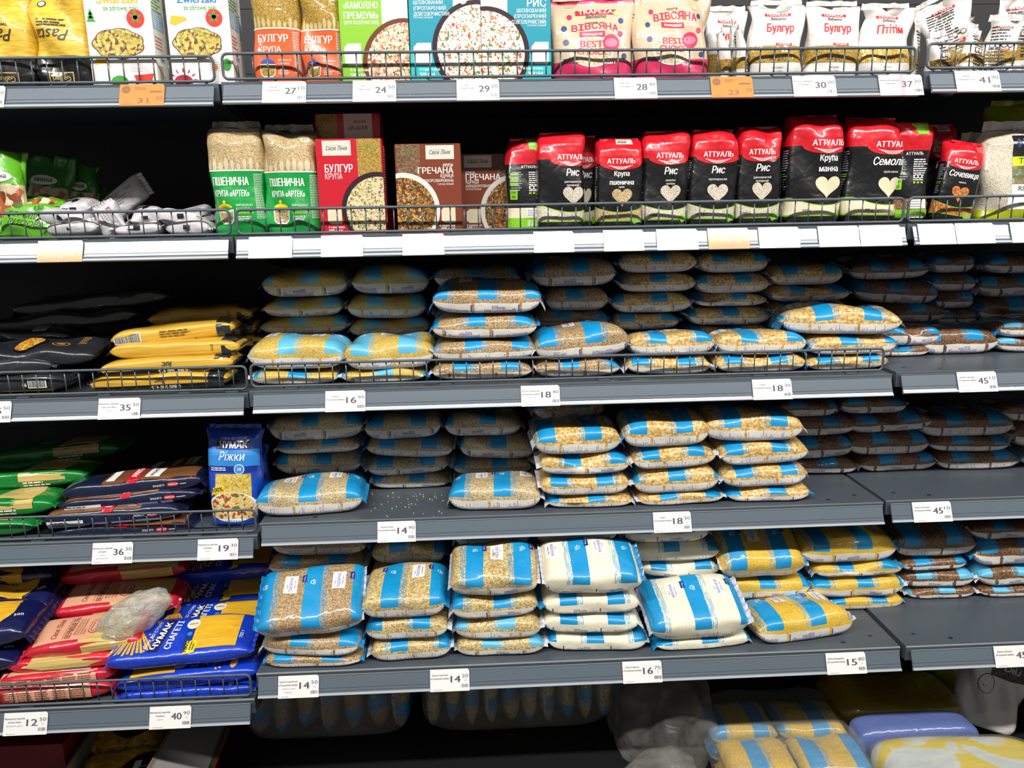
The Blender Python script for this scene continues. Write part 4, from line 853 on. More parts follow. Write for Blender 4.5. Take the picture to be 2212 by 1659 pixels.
def groats_box(xl, xr, yb, yt, y, body, title, sub, photo, seedk, mirror, label, zs=Z2, hh=None, flip=False, rim=DBOWL):
    th, F, S, w, h = carton('groats_box', label, 'box of groats', 'groats boxes on the second shelf', xl, xr, yb, yt, y, zs, .054, body, hh, side=body)
    m = (lambda a: a) if not mirror else (lambda a: w - a)
    R = lambda a, z0, c, z1, mat, l: F.rect(min(m(a), m(c)), z0, max(m(a), m(c)), z1, mat, l)
    R(w * .62, h * .42, w * .98, h, grain(seedk), 0.3)
    F.disc(m(w * .90), h * .26, w * .56, w * .56, rim, 1, 48, clip=(0, .001, w, h)); F.disc(m(w * .91), h * .25, w * .50, w * .50, photo, 2, 48, clip=(0, .001, w, h))
    R(w * .10, h * .83, w * .53, h * .985, LOGOC, 1); F.text('Своя Лінія', m(w * .315), h * .885, .0075, DKT, 2, w=w * .32, align='C', shear=.25)
    F.rect(m(w * .315) - w * .1, h * .935, m(w * .315) + w * .08, h * .937, DKT, 2)
    al = 'L' if not mirror else 'R'; x = m(w * .12)
    for s, z, hz, ww in title: F.text(s, x, h * z, hz, WHITE, 2, w=ww * w, align=al, bold=.02)
    for s, z, hz, ww in sub: F.text(s, x, h * z, hz, WHITE, 2, w=ww * w, align=al, bold=.0)
    envelopes(F, w * .12 if not mirror else w * .68, h * .12, w * .22, h * .18, plain('sachet', 'dccfae', .5))
    F.text('4 пакетика', x, h * .065, .0042, WHITE, 3, align=al, bold=.02); F.text('500 г (g)', x, h * .025, .0055, WHITE, 3, align=al, bold=.03)
    F.text('готувати', m(w * .80), h * .93, .003, LEAFG, 1, align='C', bold=.01); F.text('25-30', m(w * .80), h * .905, .003, LEAFG, 1, align='C', bold=.01); F.text('хвилин (min)', m(w * .80), h * .88, .003, LEAFG, 1, align='C', bold=.01)
    F.build('printed_front', th); S.small(.010, h * .92, .03, 30, .0046, plain('pale_red_print', 'e0a8a4', .5), 1); S.rect(.016, h * .12, .034, h * .2, LOGOC, 1); S.build('printed_side', th)
    if flip:
        L = Decal(plane_fn((-w / 2, -.027, h + .0007), (1, 0, 0), (0, 1, 0), (0, 0, 1)), .0003)
    return th, w, h
BT = [('БУЛГУР', .655, .0145, .42)]; BS = [('КРУПА', .585, .0105, .26)]
groats_box(687, 829, 505, 300, .030, REDC, BT, BS, BULF, 'bulgur', False, 'red bulgur box standing upright at the shelf front')
# the red box kept behind it lies on its back on another one
def flat_box(xl, xr, zb, y, label, sub_top):
    A, B = at_y(xl, 290, y), at_y(xr, 290, y); w = .122; x = (A[0] + B[0]) / 2
    th = thing('groats_box', label, 'box of groats', (x, y, zb), (0, 0, 0), 'groats boxes on the second shelf')
    b = MB(); b.box(-w / 2, 0, 0, w / 2, .054, .168); b.build('carton', REDC, th)
    F = Decal(plane_fn((-w / 2, 0, 0), (1, 0, 0), (0, 0, 1), (0, -1, 0)), .0004); h = .168
    F.rect(w * .03, h * .45, w * .34, h, grain('bulgur'), 0); F.rect(w * .44, h * .45, w * .88, h, LOGOC, 0)
    F.text('КРУПА', w * .78, h * .93, .005, DKT, 1, rot=PI); F.text('БУЛГУР', w * .80, h * .87, .007, DKT, 1, rot=PI); F.text('Своя Лінія', w * .80, h * .55, .007, DKT, 1, rot=PI, shear=.2, w=.032)
    F.build('printed_front', th)
flat_box(676, 828, Z2 + .055, .092, 'red bulgur box turned upside down, rising behind the upright one', True)
th = thing('groats_box', 'red bulgur box lying flat, hidden under the upside-down box', 'box of groats', (.203, .092, Z2), (0, 0, 0), 'groats boxes on the second shelf')
b = MB(); b.box(-.061, 0, 0, .061, .168, .0545); b.build('carton', REDC, th)
GT = [('КРУПА', .745, .0055, .15), ('ГРЕЧАНА', .67, .0115, .54)]; GS = [('ЯДРИЦЯ', .625, .006, .20), ('(ШВИДКОРОЗВАРЮВАНА)', .575, .0052, .54), ('ҐАТУНОК ПЕРШИЙ', .54, .003, .24)]
WBOWL = plain('white_bowl', 'dcdad2', .3)
groats_box(856, 997, 507, 311, .034, BRNC, GT, GS, BUCF, 'buckwheat', True, 'brown buckwheat box partly lit, at the shelf front', rim=WBOWL)
groats_box(990, 1128, 498, 333, .115, BRNC, GT, GS, BUCF, 'buckwheat', False, 'brown buckwheat box standing back in the shadow', rim=WBOWL)
# ------------------------------------------------ oat and bulgur pouches of the uppermost shelf
KRAFT = film('kraft_film', 'cdb597', .5, .3); PINK = film('pink_film', 'cf2458', .4, .3); PINKP = plain('pink_print', 'cf2450', .45); BERRY = plain('blueberry', '35457e', .4); WHF = film('white_film', 'e4dfda', .4, .4); CASH = plain('cashew', 'e3c98e', .5); REDP = plain('print_red', 'd3262c', .45)
def pouch(xl, xr, yb, yt, y, zs, body, bands, mats, paint, label, name, cat, group, seed, dfac=.5, turn=0, tilt=0, finm=None, cut=0.0, crumple=1.6):
    x, w, h = place(xl, xr, yb, yt, y, zs); h += cut; d = w * dfac
    th = thing(name, label, cat, (x, y + d / 2, zs), (0, tilt, math.radians(turn)), group)
    S = Stand(w, d, h, [(0, .95, .9, 0), (.06, 1, 1, 0), (.35, 1, 1.0, 0), (.6, .97, .85, 0), (.8, .96, .5, .002), (.92, .97, .14, .003), (1, .98, .03, .004)], 3.2, seed, crumple)
    S.build(bands, mats, 'pouch', th)
    fin(w * .97, .012, seed, finm or body, th, (0, .004, h - .001))
    D = Decal(S.surf(), .0006, .006); paint(D, w, h); D.build('printed_front', th); return th
def oat_paint(first):
    def p(D, w, h):
        G = grain('oats')
        if first: D.rect(-w * .22, h * .80, w * .30, h * .87, REDP, 0, 6, 2); D.text('TRAPEZA', w * .04, h * .815, .0085, WHITE, 1, w=w * .44, align='C', bold=.03); D.text('Bellissimo', w * .04, h * .755, .0075, DKT, 1, w=w * .26, align='C', shear=.3)
        D.text('крупа', w * .0, h * (.68 if first else .80), .005, DKT, 1, align='C'); 
        for i, ch in enumerate('ВІВСЯНА'): D.text(ch, -w * .27 + w * .085 * i, h * (.585 if first else .66) + .005 * math.sin(i / 6 * PI), .0135 if not first else .012, PINKP, 1, w=w * .07, bold=.03)
        z = h * (.52 if first else .585); D.rect(-w * .17, z, w * .15, z + .0095, PINKP, 1, 6, 1); D.text('плющена', -w * .01, z + .0022, .0055, WHITE, 2, w=w * .24, align='C', bold=.02)
        D.disc(-w * .02, h * .34, w * .27, h * .19, WHITE, .4, 32, res=.01); D.disc(-w * .02, h * .34, w * .25, h * .175, G, 1, 32, res=.01)
        D.text('BEST', -w * .02, h * .39, .012, PINKP, 2, w=w * .28, align='C', bold=.04); D.text('CHOICE', -w * .02, h * .30, .012, PINKP, 2, w=w * .36, align='C', bold=.04)
        D.disc(w * .22, h * .44, w * .10, w * .10, PINKP, 2.5); D.disc(w * .22, h * .44, w * .075, w * .05, plain('pink_pale', 'e77a98', .4), 3); 
        for x, z, k in ((-.36, .62, 0), (-.3, .78, 1), (.36, .72, 0), (.34, .55, 1), (-.33, .45, 0), (.3, .82, 2), (-.38, .70, 2), (.38, .28, 0)):
            D.disc(x * w, z * h, w * .035, w * .035, (BERRY, PINKP, CASH)[k], 1, 12)
        D.text('500 г', w * .16, h * .185, .006, WHITE, 2, bold=.03); D.small(-w * .36, h * .24, w * .22, 3, .003, DKT, 1)
        D.small(-w * .78, h * .75, w * .22, 22, .0055, DKT, 1, rag=.1)
    return p
GO = 'beige oat bags on the uppermost shelf'
pouch(1195, 1372, 170, -6, .022, Z1, KRAFT, [(.22, 0), (.955, 1), (1, 0)], [PINK, KRAFT], oat_paint(True), 'beige and pink oat bag beside the teal rice box', 'oat_bag', 'oat bag', GO, 31, .42, -3, cut=.004, finm=KRAFT)
pouch(1374, 1536, 168, -22, .022, Z1, KRAFT, [(.23, 0), (1, 1)], [PINK, KRAFT], oat_paint(False), 'beige and pink oat bag beside the small bulgur bags', 'oat_bag', 'oat bag', GO, 32, .42, 3, cut=.002, finm=KRAFT)
def white_paint(word, kind, tag_=True, back=False, brand=True):
    def p(D, w, h):
        G = grain(kind); xs = np.linspace(-w * .62, w * .62, 17)
        if brand:
            D.rect(-w * .24, h * .845, w * .26, h * .885, REDP, 0, 6, 1); D.text('TRAPEZA', 0, h * .852, .0048, WHITE, 1, w=w * .42, align='C', bold=.02); D.text('Bellissimo', w * .02, h * .79, .006, DKT, 1, w=w * .30, align='C', shear=.3)
        if not back: D.text(word, w * .04, h * .62, .0155, REDP, 1, w=w * .54, align='C', bold=.035, shear=.12)
        D.poly([(v, .20 * h) for v in xs] + [(v, .43 * h) for v in xs[::-1]], G, 0, .009)
        if tag_: D.rect(-w * .06, h * .43, w * .26, h * .465, REDP, 1, 4, 1); D.text('СЕРЕДНІЙ', w * .1, h * .438, .0038, WHITE, 2, w=w * .22, align='C')
        D.text('500 g (г)', -w * .02, h * .235, .0062, DKT, 2, align='C', bold=.01); D.text('09/12/2021', -w * .1, h * .12, .003, DKT, 1, bold=0); D.text('09/12/2023', -w * .1, h * .07, .003, DKT, 1, bold=0)
        if back: D.small(-w * .35, h * .85, w * .6, 16, .0055, DKT, 1); [D.disc(-w * .25 + w * .17 * k, h * .53, .005, .005, DKT, 1) for k in range(4)]; [D.disc(-w * .25 + w * .17 * k, h * .53, .0038, .0038, WHF, 2) for k in range(4)]
    return p
GB = 'white groats pouches on the uppermost shelf'
def wp(xl, xr, yb, yt, y, word, kind, label, seed, turn=0, tilt=0, back=False, zs=None, cut=.0, tg=True):
    return pouch(xl, xr, yb, yt, y, zs or Z1, WHF, [(.20, 0), (.43, 1), (1, 0)], [WHF, grain(kind)], white_paint(word, kind, tg, back), label, 'white_groats_pouch', 'pouch of groats', GB, seed, .48, turn, tilt, cut=cut)
wp(1627, 1742, 164, 4, .020, 'Булгур', 'bulgur', 'white bulgur pouch beside the small side-turned pouches', 41, -2)
wp(1748, 1864, 162, 6, .020, 'Булгур', 'bulgur', 'white bulgur pouch next to the ptitim pouch', 42, 2)
wp(1868, 1976, 160, 12, .020, 'Птітім', 'ptitim', 'white ptitim pouch with round yellow grains', 43, 0, tg=False)
wp(1531, 1618, 160, 18, .13, 'Булгур', 'bulgur', 'shadowed white bulgur pouch at the back of the uppermost shelf', 44, 4)
wp(1546, 1592, 166, 72, .050, '', 'bulgur', 'small white pouch turned sideways nearest the oat bag', 45, 68, back=True)
wp(1568, 1612, 166, 54, .075, '', 'bulgur', 'small white pouch turned sideways behind the nearest sideways one', 46, 70, back=True)
wp(1584, 1630, 165, 66, .035, '', 'bulgur', 'small white pouch turned sideways beside the first bulgur pouch', 47, 62, back=True)
wp(1964, 1998, 160, 50, .070, '', 'ptitim', 'white pouch seen from its side behind the ptitim pouch', 48, 60, back=True)
Z1r = ZR['R'][0] + LIP
wp(2004, 2098, 150, 0, .12, '', 'bulgur', 'greyish pouch lying askew at the back of the jumbled pouches', 49, 25, .5, True, Z1r)
wp(2062, 2156, 155, -30, .09, '', 'bulgur', 'greyish pouch leaning high in the jumbled pouches', 50, -35, -.35, True, Z1r)
wp(2014, 2072, 158, 76, .035, '', 'bulgur', 'pale pouch slumped at the near end of the jumbled pouches', 51, 30, -.2, True, Z1r)
wp(2078, 2140, 158, 66, .02, '', 'bulgur', 'pale pouch with red print in the middle of the jumbled pouches', 52, 35, .12, True, Z1r)
wp(2132, 2198, 158, 40, .03, '', 'bulgur', 'pale pouch with yellow window among the jumbled pouches', 53, -30, .1, True, Z1r)
wp(2170, 2262, 156, -10, .05, '', 'bulgur', 'pale pouch cut by the frame edge on the uppermost shelf', 54, 20, -.1, True, Z1r)
# pasta nests hung upside down in clear bags
TAG = strands('tagliatelle', 'c89a1e', 'eccb48', (60, 60, 300))
def nest_paint(D, w, h):
    D.text('Pasta', w * .22, h * .58, .020, DKT, 1, w=w * .58, rot=PI, bold=0, shear=.35); D.text('TAGLIATELLE', w * .17, h * .645, .0055, DKT, 1, w=w * .42, rot=PI, bold=0)
    D.rect(-w * .22, h * .02, w * .22, h * .145, plain('gold_plate', 'c9ad62', .35), 1, 4, 3); D.rect(-w * .20, h * .03, w * .20, h * .135, BLACK, 2, 4, 3); D.text('Galliari', w * .16, h * .10, .009, plain('gold_plate', 'c9ad62', .35), 3, w=w * .32, rot=PI)
    D.disc(-w * .28, h * .86, .006, .006, DKT, 1); D.disc(-w * .28, h * .86, .0042, .0042, WHITE, 2); D.small(-w * .3, h * .68, w * .5, 3, .005, DKT, 1)
for i, (a, c_, lb) in enumerate(((-62, 62, 'clear bag of yellow pasta nests cut by the frame edge'), (64, 186, 'clear bag of yellow pasta nests beside the white pasta carton'))):
    x, w, h = place(a, c_, 174, 0, .022, ZR['L'][0] + LIP); h += .02
    th = thing('pasta_nest_bag', lb, 'pasta bag', (x, .022 + .03, ZR['L'][0] + LIP), (0, 0, math.radians(3 - 5 * i)), 'pasta nest bags on the uppermost shelf')
    S = Stand(w, .062, h, [(0, .96, .9, 0), (.1, 1, 1, 0), (.6, 1, 1.02, 0), (.9, .98, .8, .002), (1, .95, .3, .006)], 3.0, 60 + i, 2.2)
    S.build([(.31, 0), (1, 1)], [BLK, TAG], 'pouch', th); D = Decal(S.surf(), .0006, .006); nest_paint(D, w, h); D.build('printed_front', th); fin(w * .9, .02, 60 + i, FINM, th, (0, .006, h - .002))
# jasmine rice bags at the far end of the second shelf
YLF = film('yellow_green_film', 'b9c41c')
def thai(xl, xr, yb, yt, y, label, seed, name_='T'):
    zs = ZR['R'][1] + LIP; x, w, h = place(xl, xr, yb, yt, y, zs)
    th = thing('rice_bag', label, 'rice bag', (x, y + .035, zs), (0, 0, math.radians(-8)), 'jasmine rice bags')
    S = Stand(w, .07, h, [(0, .95, .9, 0), (.06, 1, 1, 0), (.5, 1.0, 1.02, 0), (.85, .98, .85, 0), (.95, .94, .45, .004), (1, .9, .1, .006)], 3.0, seed, 1.6); G = grain('rice')
    S.build([(.13, 0), (.96, 1), (1, 2)], [YLF, G, WHF], 'pouch', th); D = Decal(S.surf(), .0006, .006)
    D.rect(-w * .06, h * .70, w * .6, h * .93, BLACK, 0, 8, 6); D.text('DeLi', w * .10, h * .82, .013, WHITE, 1, w=.036, bold=0); D.disc(w * .03, h * .845, .004, .009, BERRY, 1); D.small(w * .10, h * .79, .03, 1, .003, WHITE, 1)
    D.rect(-w * .06, h * .60, w * .6, h * .70, plain('lime_yellow', 'c8d422', .4), 0, 8, 2); D.text('THAI', w * .05, h * .625, .011, DKT, 1, w=.03, bold=0)
    D.rect(-w * .06, h * .40, w * .6, h * .60, food('landscape', [(0, '5a6a34'), (.4, '8a7a3c'), (.6, '3e5a2c'), (.8, '9ab0b8')], 60), 0, 8, 4); D.rect(-w * .06, h * .30, w * .6, h * .40, WHITE, 0, 8, 3); D.text('RICE', w * .05, h * .33, .010, DKT, 1, bold=.02)
    D.text('Long Grain', w * .08, h * .18, .005, DKT, 1, bold=0); D.rect(-w * .1, h * .13, w * .6, h * .30, WHITE, -.5, 8, 3)
    D.build('printed_front', th); fin(w * .9, .02, seed, WHF, th, (0, .006, h - .002))
thai(2138, 2262, 474, 276, .03, 'white jasmine rice bag cut by the frame edge', 71)
thai(2092, 2160, 476, 300, .075, 'clear rice bag half hidden behind the leaning lentil bag', 72)
zs = ZR['R'][1] + LIP; x, w, h = place(2150, 2290, 470, 222, .16, zs)
th = thing('rice_bag', 'yellow-green rice bag in deep shadow behind the jasmine rice', 'rice bag', (x, .2, zs), (0, 0, 0), 'jasmine rice bags')
S = Stand(w, .07, h, [(0, .95, .9, 0), (.06, 1, 1, 0), (.85, 1, .95, 0), (1, .9, .2, .006)], 3.2, 73, 2); S.build([(1, 0)], [YLF], 'pouch', th); fin(w * .9, .014, 73, YLF, th, (0, .006, h - .002))
# ---------------------------------------------------------------- long pasta packs and noodle packs of the left bay
def bag_front(B):
    def fn(P, off):
        x, z = P[:, 0], P[:, 1]; eh, eb = B.env(x); k = np.where(z > B.hb, (z - B.hb) / (B.ht * eh), (B.hb - z) / B.hb); n = np.where(z > B.hb, B.nt, B.nb)
        y = -B.b * eb * (1 - np.clip(np.abs(k), 0, .985) ** n) ** (1 / n)
        return np.stack([x, y - off - .0004, z], 1)
    return fn
_lp = [0]
def long_pack(name, cat, label, group, xl, xr, yb, y, H_, D_, body, paint, seal, roll=0, yaw=0, pitch=0, z=None, nt=4.0, lump=.5, cut_l=0.0):
    _lp[0] += 1; sd = 900 + _lp[0] * 7
    A, Bp = at_y(xl, yb, y), at_y(xr, yb, y); zc = at_y((xl + xr) / 2, yb, y)[2] if z is None else z; L = Bp[0] - A[0] - .014
    Rm = Matrix.Rotation(math.radians(yaw), 4, 'Z') @ Matrix.Rotation(-math.radians(roll), 4, 'Y') @ Matrix.Rotation(math.radians(pitch), 4, 'X')
    off = Rm @ Vector((0, -D_ / 2, 0)); loc = Vector(((A[0] + Bp[0]) / 2, y, zc)) - Vector((0, off.y, off.z))
    th = thing(name, label, cat, loc, Rm.to_euler(), group); B = Bag(L, D_, H_, sd, nt, 4.0, lump); B.bow = 0
    B.mesh(0, 1, False).build('pouch', body, th, smooth=True)
    for s in (-1, 1): B.seal(s, sd + s).build('end_seal', seal, th)
    T = Decal(B.surf(), .0008, .008); F = Decal(bag_front(B), .0007, .008); paint(T, F, L, D_, H_)
    if T.mb.f: T.build('printed_top', th)
    if F.mb.f: F.build('printed_edge', th)
    return th
SPY = strands('spaghetti_golden', 'c08c1c', 'e6bc42'); SPP = strands('spaghetti_pale', 'b99a48', 'dcc47c'); SPK = strands('spaghetti_yellow', 'd49a14', 'f2c234')
BLKF = film('matt_black_film', '24272c', .4, .5); BARC = plain('barcode_white', 'dcdcda', .5)
def barcode(D, x0, z0, x1, z1, l=1, vert=True):
    D.rect(x0, z0, x1, z1, BARC, l, 4, 2); x = x0 + .002
    while x < x1 - .002: w_ = rnd.choice((.0006, .001, .0014)); D.rect(x, z0 + .002, x + w_, z1 - .001, BLACK, l + 1); x += w_ + rnd.choice((.0008, .0012))
def deluxe(kind):
    def p(T, F, L, D, H):
        for d, lo, hi in ((T, -D * .42, D * .42), (F, H * .06, H * .94)):
            d.rect(L * .36, lo, L * .47, hi, BLKF, 0, 5, 6)
        if kind == 0:
            barcode(T, -L * .46, -D * .3, -L * .22, D * .1); T.small(-L * .16, D * .05, L * .32, 5, .0045, plain('brown_print', '8a6420', .5), 1); T.text('Spaghetti', L * .16, -D * .05, .011, DKT, 1, rot=PI, shear=.3, bold=0)
            F.text('16.07', L * .30, H * .4, .005, DKT, 1, rot=PI / 2, bold=0)
        elif kind == 1:
            F.rect(-L * .46, H * .08, L * .36, H * .42, BLK, 0, 10, 3); F.text('0 800 500 415', L * .16, H * .36, .0075, WHITE, 1, w=.055, rot=PI); F.small(L * .0, H * .15, .05, 1, .003, WHITE, 1)
            T.text('Spaghetti', L * .12, -D * .1, .012, DKT, 1, rot=PI, shear=.3, bold=0); F.text('luc', L * .05, H * .78, .012, DKT, 1, rot=PI, shear=.3, bold=.02)
        else:
            barcode(F, -L * .47, H * .25, -L * .25, H * .8); T.small(-L * .16, D * .1, L * .3, 6, .0045, plain('brown_print', '8a6420', .5), 1); F.small(-L * .1, H * .7, L * .25, 3, .005, plain('brown_print', '8a6420', .5), 1)
    return p
GS3 = 'golden spaghetti packs on the third shelf'
def ds(label, xl, xr, yb, y, kind, roll, yaw=0, H=.036, pitch=0, body=SPY): long_pack('spaghetti_pack', 'spaghetti pack', label, GS3, xl, xr, yb, y, H, .085, body, deluxe(kind), BLKF, roll, yaw, pitch)
ZL3 = ZR['L'][2] + LIP
ds('golden spaghetti pack at the bottom behind the wire fence', 186, 500, 847, .040, 1, 1.2, 1)
ds('golden spaghetti pack lying on the bottom one behind the fence', 205, 512, 812, .048, 1, 2.2, 2)
ds('golden spaghetti pack with a white barcode, in full light', 228, 526, 776, .062, 0, 1.0, 1)
ds('golden spaghetti pack tilted up across the black-edged ones', 232, 510, 742, .085, 2, 4.5, 5)
ds('golden spaghetti pack in half shadow at the shelf back', 300, 560, 735, .185, 2, 2.5, 2)
ds('golden spaghetti pack topmost in the shadow', 310, 552, 703, .19, 0, 2.0, 1)
ds('golden spaghetti pack underneath at the shelf back', 330, 590, 765, .18, 1, 1.0, 0)
def blackp(kind):
    def p(T, F, L, D, H):
        gold = plain('gold_print', 'a8803a', .4); pf = food('tomato_pasta', [(0, 'e8b030'), (.45, 'd8541c'), (.7, 'f0c860'), (.9, '4a7a24')], 160)
        if kind == 1:
            T.disc(L * .06, -D * .05, .032, D * .36, BLK, 0, 28, res=.01); T.disc(L * .05, -D * .04, .028, D * .28, pf, 1, 28, res=.01); T.disc(L * .26, -D * .12, .016, .014, gold, 1); T.disc(L * .26, -D * .12, .013, .011, BLKF, 2); T.disc(L * .26, -D * .12, .008, .007, gold, 3); T.small(L * .36, D * .2, .018, 5, .007, gold, 1)
        if kind == 2: barcode(F, L * .22, H * .3, L * .36, H * .85); F.text('16', L * .18, H * .4, .007, WHITE, 1)
        if kind == 3: barcode(T, L * .24, -D * .45, L * .34, -D * .05); F.text('ЛІ', -L * .05, H * .5, .006, WHITE, 1)
        if kind == 2: F.rect(-L * .45, H * .02, L * .40, H * .22, SPY, 0, 12, 2)
    return p
GK3 = 'black spaghetti packs on the third shelf'
def bk(label, xl, xr, yb, y, kind, roll, yaw=0, H=.036, pitch=0): long_pack('spaghetti_pack', 'spaghetti pack', label, GK3, xl, xr, yb, y, H, .095, BLKF, blackp(kind), BLKF, roll, yaw, pitch, lump=1.0)
bk('black pasta pack at the bottom with a yellow lower edge', -150, 152, 853, .036, 2, .5)
bk('black pasta pack second from the bottom behind the fence', -190, 120, 818, .045, 0, 1.5)
bk('black pasta pack with a red pasta picture and gold emblem', -150, 215, 800, .06, 1, 1.5, 0, .038, 10)
bk('black pasta pack with barcode behind the picture pack', -160, 160, 752, .16, 3, 1.0, 0, .036, 6)
bk('black pasta pack lying at the shelf back on the dark pile', -60, 300, 715, .19, 0, 4.0, 3, .036)
bk('black pasta pack topmost on the dark pile, hardly visible', 20, 370, 676, .22, 0, 4.5, 2, .04)
bk('black pasta pack filling the gap beside the golden packs', 120, 330, 760, .19, 0, 2.0, 0, .038)
bk('black pasta pack lowest at the shelf back', -100, 250, 775, .18, 0, 1.0, 0, .036)
# green spaghetti packs, navy and copper packs
GRP = film('deep_green_film', '0b7a2c'); GRL = plain('bright_green_print', '2aa84a', .4, .5)
def greenp(T, F, L, D, H):
    T.poly([(L * .05, -D * .40), (L * .34, -D * .40), (L * .38, D * .05), (L * .34, D * .40), (L * .12, D * .40)], SPP, 0, .012); F.rect(L * .02, H * .45, L * .36, H * .9, SPP, 0, 8, 3)
    T.disc(-L * .05, 0, .022, .016, GRL, 1); T.disc(-L * .05, 0, .017, .012, WHITE, 2); T.disc(-L * .05, 0, .015, .0105, GRL, 3); F.small(L * .05, H * .35, .06, 2, .006, WHITE, 1)
GG4 = 'green spaghetti packs on the fourth shelf'
def gp(label, xl, xr, yb, y, roll, yaw=0, H=.036): long_pack('spaghetti_pack', 'spaghetti pack', label, GG4, xl, xr, yb, y, H, .085, GRP, greenp, GRP, roll, yaw)
gp('green spaghetti pack at the bottom behind the fence', -232, 84, 1166, .018, 1.5)
gp('green spaghetti pack second from the bottom, in full light', -190, 122, 1122, .026, 1.5, 1, .038)
gp('green spaghetti pack third from the bottom, half in shade', -120, 195, 1060, .10, 2.5, 0, .04)
gp('green spaghetti pack in the middle of the shaded pile', -80, 195, 1040, .18, 3.0, 0, .036)
gp('green spaghetti pack topmost in the shaded pile', -40, 262, 1004, .20, 3.5, 3, .04)
gp('green spaghetti pack lowest in the shaded pile', -100, 215, 1085, .17, 2, 0, .04)
NVF = film('navy_film', '161d3c', .35, .6); COP = plain('copper_print', '94603a', .3, .7, .3, .3); REDL = plain('oval_red', 'c81e2c', .35, .4)
def navyp(kind):
    def p(T, F, L, D, H):
        s = -1 if kind in (1, 2) else 1
        T.rect(*((-L * .20, -D * .46, L * .46, D * .46) if s > 0 else (-L * .46, -D * .46, L * .22, D * .46)), COP, 0, 12, 6)
        T.rect(s * L * .02 - L * .05, -D * .40, s * L * .02 + L * .05, D * .40, REDL, 2, 6, 6); T.disc(s * L * .02, -D * .40, L * .05, .010, REDL, 2, 20); T.text('ARRIGHI', s * L * .02 + s * .006, -D * .34 * s, .014, WHITE, 3, w=D * .72, rot=PI / 2 * s, bold=.03)
        T.rect(*sorted((s * L * .10, s * L * .20))[:1], -D * .38, sorted((s * L * .10, s * L * .20))[1], D * .38, WHITE, 1, 4, 6); T.text('SPAGHETTI', s * L * .155, -D * .34 * s, .007, NAVY, 2, w=D * .6, rot=PI / 2 * s); T.rect(*sorted((-s * L * .12, -s * L * .18))[:1], -D * .36, sorted((-s * L * .12, -s * L * .18))[1], D * .3, WHITE, 1, 3, 6)
        F.text('SPAGHETTI', L * .16, H * .45, .0042, WHITE, 1, w=.022, bold=.01); F.disc(L * .30, H * .52, .012, .0048, REDL, 1); F.text('ARRIGHI', L * .30, H * .47, .0042, WHITE, 2, w=.018, align='C'); F.small(L * .35, H * .48, .018, 1, .003, WHITE, 1)
        F.small(-L * .30, H * .16, L * .68, 1, .006, plain('pale_blue_print', '8a94b8', .5), 1, th=.8)
        if kind in (1, 2): F.rect(-L * .47, H * .08, -L * .20, H * .48, BARC, 1, 4, 2); F.small(-L * .44, H * .36, .04, 3, .0042, BLACK, 2)
    return p
GN4 = 'navy and copper spaghetti packs on the fourth shelf'
def np_(label, xl, xr, yb, y, kind, roll, yaw=0, H=.032): long_pack('spaghetti_pack', 'spaghetti pack', label, GN4, xl, xr, yb, y, H, .085, NVF, navyp(kind), NVF, roll, yaw)
np_('navy spaghetti pack at the bottom behind the fence', 103, 418, 1164, .022, 0, 1.0, 1, .030)
np_('navy spaghetti pack second from the bottom, with barcode', 84, 396, 1137, .022, 1, 2.0, 2, .038)
np_('navy spaghetti pack third from the bottom', 122, 432, 1098, .035, 2, 2.8, 3, .030)
np_('navy spaghetti pack topmost, with copper face in full light', 122, 442, 1074, .045, 0, 3.5, 3, .036)
np_('navy spaghetti pack in shade behind the topmost one', 240, 500, 1050, .165, 0, 3, 2, .04)
np_('navy spaghetti pack at the bottom of the shelf back', 230, 500, 1090, .16, 1, 2, 0, .05)
# blue macaroni bags
BLF = film('blue_film', '1546b8'); MAC = food('macaroni', [(0, 'e2c24e'), (.5, 'f0d878'), (.85, 'c09a30')], 150); DISH = food('macaroni_dish', [(0, 'f4d890'), (.4, 'efc260'), (.6, 'b0442a'), (.75, 'e8d4a8'), (.92, '5a8a34')], 110); LBL = plain('light_blue_print', '2f86d2', .4)
def chum_paint(D, w, h):
    D.rect(-w * .55, h * .62, w * .55, h * .80, LBL, -.3, 10, 4); D.poly([(-w * .36, h * .80), (w * .34, h * .80), (w * .36, h * .885), (-w * .34, h * .885)], plain('deep_navy', '141c4e', .4), 0, .01)
    D.text('ЧУМАК', 0, h * .815, .0135, WHITE, 5, w=w * .54, align='C', bold=.04); D.text('З ЛАНУ ДО СТОЛУ', 0, h * .90, .0042, WHITE, 1, w=w * .5, align='C'); D.text('Ріжки', -w * .02, h * .69, .018, WHITE, 1, w=w * .52, align='C', shear=.25, bold=.01)
    D.rect(-w * .5, h * .57, w * .5, h * .63, plain('mid_navy', '14308e', .4), 0, 8, 2); D.disc(w * .13, h * .60, w * .10, w * .10, WHITE, 1); D.disc(w * .13, h * .60, w * .085, w * .085, LBL, 2); D.text('10', w * .13, h * .585, .007, WHITE, 3, align='C', bold=.02); D.small(-w * .42, h * .605, w * .3, 2, .004, WHITE, 1)
    D.rect(-w * .33, h * .24, w * .36, h * .55, MAC, 0, 8, 8); D.disc(0, h * .20, w * .48, h * .16, WHITE, 1, 36, res=.01); D.disc(0, h * .23, w * .40, h * .125, DISH, 2, 36, res=.01); D.rect(-w * .46, h * .08, w * .46, h * .17, DISH, 2, 10, 3)
    D.poly([(-w * .40, h * .32), (-w * .18, h * .36), (-w * .16, h * .43), (-w * .38, h * .40)], YEL, 3, .01); D.text('100%', -w * .37, h * .355, .009, DKT, 4, w=w * .19, rot=.2, bold=.03); D.text('ЧУМАК', 0, h * .035, .005, LBL, 1, w=w * .3, align='C')
